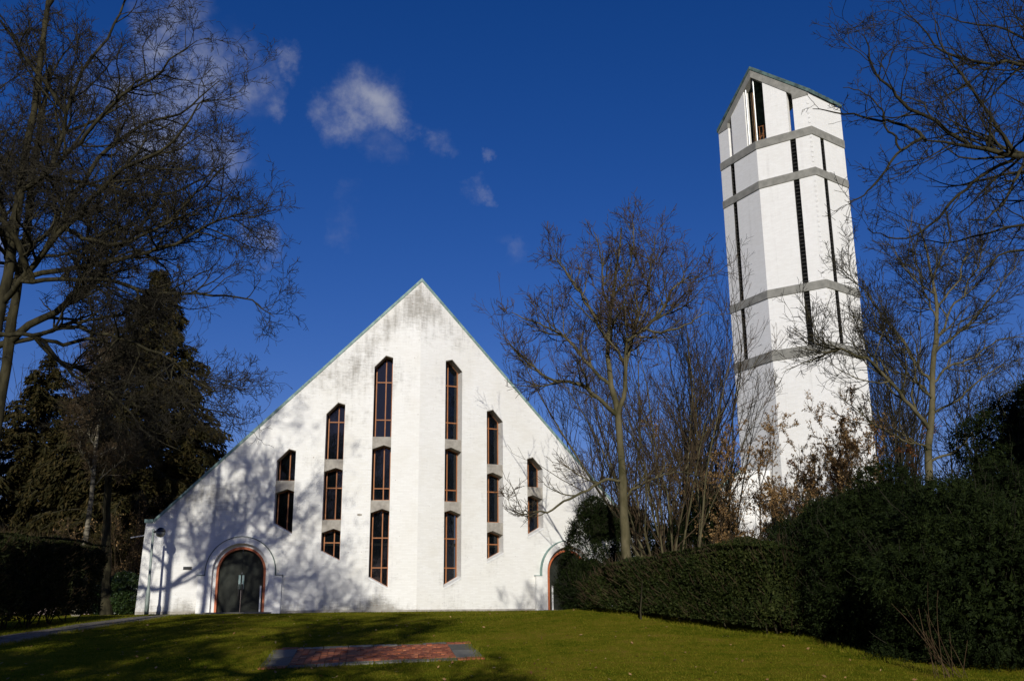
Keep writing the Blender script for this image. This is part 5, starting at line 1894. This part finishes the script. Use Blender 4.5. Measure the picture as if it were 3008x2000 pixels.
# shrubs between left hedge and church
p = at(385, 1760, 41.8)
bush('holly_bush', 'glossy green bush squeezed between hedge and church corner', 'shrub',
     [((p[0] - .25, 41.6, .75), (.75, .7, .95)), ((p[0] - .9, 41.8, .6), (.7, .6, .8))], 9000, .06, 'laurel', 141, twigs=60, slim=.5)
p = at(372, 1740, 44.5)
thicket('brown_leaved_shrub', 'dense brown twiggy shrub filling the corner left of the church', p[0], 44.5, 14, 5.2, 2.6, 142, rbase=.03, per=10, leaf='dryleaf', leaf_n=900, leaf_size=.05)
for k, (px_, d_, rr_, hh_, lab) in enumerate(((290, 46, 1.8, 3.4, 'dim evergreen bush behind the hedge between birch and spruce'), (-40, 47, 2.4, 3.4, 'dim evergreen bush behind the left hedge at the picture edge'), (350, 48, 1.5, 4.6, 'tall dim evergreen bush below the spruce next to the church'))):
    p = at(px_, 1640, d_)
    bush('evergreen_bush', lab, 'shrub', [((p[0], d_, hh_ * .42), (rr_, rr_ * .8, hh_ * .6)), ((p[0] + .5, d_ + .2, hh_ * .6), (rr_ * .7, rr_ * .7, hh_ * .45))], 2600, .05, 'spruce', 143 + k, twigs=300, spray=9, spray_len=.3, lump=.2)

# dry stems in front of the yew
p = ground_px(2790, 1960, 12)
p = at(2790, 1950, 15.6)
rng = np.random.default_rng(151)
root = empty('dry_stems', (p[0], 15.6, gz(p[0], 15.6)), 'clump of dry straw coloured stems leaning left before the yew', 'plant')
n = 18
P0 = np.tile([p[0], 15.6, gz(p[0], 15.6)], (n, 1)) + rng.normal(0, .12, (n, 3)) * np.array([1, 1, 0])
D = np.stack([rng.normal(-.35, .3, n), rng.normal(0, .25, n), np.ones(n)], 1)
P = grow(P0, D, .5 + .9 * rng.random(n), 6, .05, .02, rng)
for k in range(n):
    link('stem', tube_mesh('stem', [(P[k:k + 1], radii(np.array([.006]), 7, .003), 3)], rng), 'twig_dry', root)

# ------------------------------------------------------------------ trees behind the camera whose shadows lie on the lawn
for k, (x, y, h, lab, lean) in enumerate(((-3.6, -3.0, 12.5, 'bare oak close behind the viewer, shadowing the brick patch', 1), (-10.0, 4.0, 12.0, 'bare oak left of the viewer, shadowing the path', 1), (-7.5, -9.0, 14.0, 'bare oak behind the viewer, shadowing the left half of the lawn', 1), (-15.0, -3.0, 13.0, 'bare oak far left of the viewer beyond the path', 1))):
    rg = np.random.default_rng(160 + k)
    tk = vertical(x, y, h, 8)
    lb_ = auto_limbs(tk, 18, rg, .34, .98, (5.2, 3.0), (10, 60), .15, bend=.3)
    bare_tree('oak_tree', lab, tk, .36, .06, lb_, OAK[:3], 170 + k, tip=.008)
# unseen evergreen beside the viewer, added to keep the right-hand yews in shade
spruce('spruce_tree', 'unseen tall spruce added right of the viewer to shade the yews', 12.5, 1.0, 12.0, 4.6, 181, 26000)

# ------------------------------------------------------------------ grass and fallen leaves
rng = np.random.default_rng(200)
n = 260000
y = 13 + 30 * rng.random(n) ** 1.3
x = (rng.random(n) * 2 - 1) * (y * .56 + .5)
keep = np.ones(n, bool)
pa = np.array([q for q in pth])
for a, b_ in zip(pa[:-1], pa[1:]):
    ab = b_ - a
    t = np.clip(((x - a[0]) * ab[0] + (y - a[1]) * ab[1]) / (ab @ ab), 0, 1)
    keep &= np.hypot(x - a[0] - ab[0] * t, y - a[1] - ab[1] * t) > .72
poly = [c_[:2] for c_ in cor]
ins = np.ones(n, bool)
for k in range(4):
    a, b_ = poly[k], poly[(k + 1) % 4]
    ins &= ((b_[0] - a[0]) * (y - a[1]) - (b_[1] - a[1]) * (x - a[0])) > 0
keep &= ~ins
rl = np.stack([x, y], 1) - FOLD[:2]
keep &= (rl @ NL[:2] < -.02) | (rl @ NR[:2] < -.02)
x, y = x[keep], y[keep]
n = len(x)
h = .016 + .024 * rng.random(n)
az = rng.random(n) * 6.28
wv = np.stack([np.cos(az), np.sin(az), 0 * az], 1) * .006
B = np.stack([x, y, gz(x, y) - .005], 1)
T = B + np.stack([rng.normal(0, .014, n), rng.normal(0, .014, n), h], 1)
V = np.stack([B - wv, B + wv, T], 1).reshape(-1, 3)
tag(link('grass', mesh_np('grass', V, [np.arange(n * 3).reshape(n, 3)]), 'grass'), 'short mossy grass covering the lawn', 'grass', kind='stuff')

# longer tufts along the hedge foot, the yews, the patch and the path
ed = []
for a, b_ in list(zip(hp[:-1], hp[1:])):
    ed += [np.array(a) + (np.array(b_) - np.array(a)) * t + np.array([-.25, -.62]) for t in np.linspace(0, 1, 60)]
for a, b_ in ((e1, e2), (e2, e3), (e3, e4), (e4, e5)):
    ed += [a[:2] + (b_[:2] - a[:2]) * t + np.array([.0, -.05]) for t in np.linspace(0, 1, 60)]
for k in range(4):
    a, b_ = poly[k], poly[(k + 1) % 4]
    ed += [a + (b_ - a) * t for t in np.linspace(0, 1, 90)]
for a, b_ in zip(pa[1:-3], pa[2:-2]):
    d_ = np.array([-(b_ - a)[1], (b_ - a)[0]]) / np.linalg.norm(b_ - a)
    ed += [a + (b_ - a) * t + d_ * .8 * sg for t in np.linspace(0, 1, 60) for sg in (-1, 1)]
ed = np.array(ed)
rep_ = 11
xy = np.repeat(ed, rep_, 0) + rng.normal(0, .07, (len(ed) * rep_, 2))
x, y = xy[:, 0], xy[:, 1]
n = len(x)
h = (.03 + .07 * rng.random(n) ** 2)
az = rng.random(n) * 6.28
wv = np.stack([np.cos(az), np.sin(az), 0 * az], 1) * .006
B = np.stack([x, y, gz(x, y) - .005], 1)
T = B + np.stack([rng.normal(0, .03, n), rng.normal(0, .03, n), h], 1)
V = np.stack([B - wv, B + wv, T], 1).reshape(-1, 3)
tag(link('grass', mesh_np('grass', V, [np.arange(n * 3).reshape(n, 3)]), 'grass'), 'longer grass tufts fringing the hedge, path and brick patch', 'grass', kind='stuff')

n = 1000
y = 14.5 + 25 * rng.random(n)
x = (rng.random(n) * 2 - 1) * (y * .5)
C = np.stack([x, y, gz(x, y) + .03], 1)
U = unit(np.stack([rng.normal(size=n), rng.normal(size=n), rng.normal(0, .3, n)], 1))
Wv = unit(np.cross(U, np.array([0, 0, 1.]) + rng.normal(0, .35, (n, 3))))
s = (.016 + .026 * rng.random(n))[:, None]
v, f = cards(C, U * s, Wv * s * .6)
tag(link('fallen_leaves', mesh_np('fallen_leaves', v, [f]), 'litter'), 'small dry fallen leaves scattered over the lawn', 'leaves', kind='stuff')
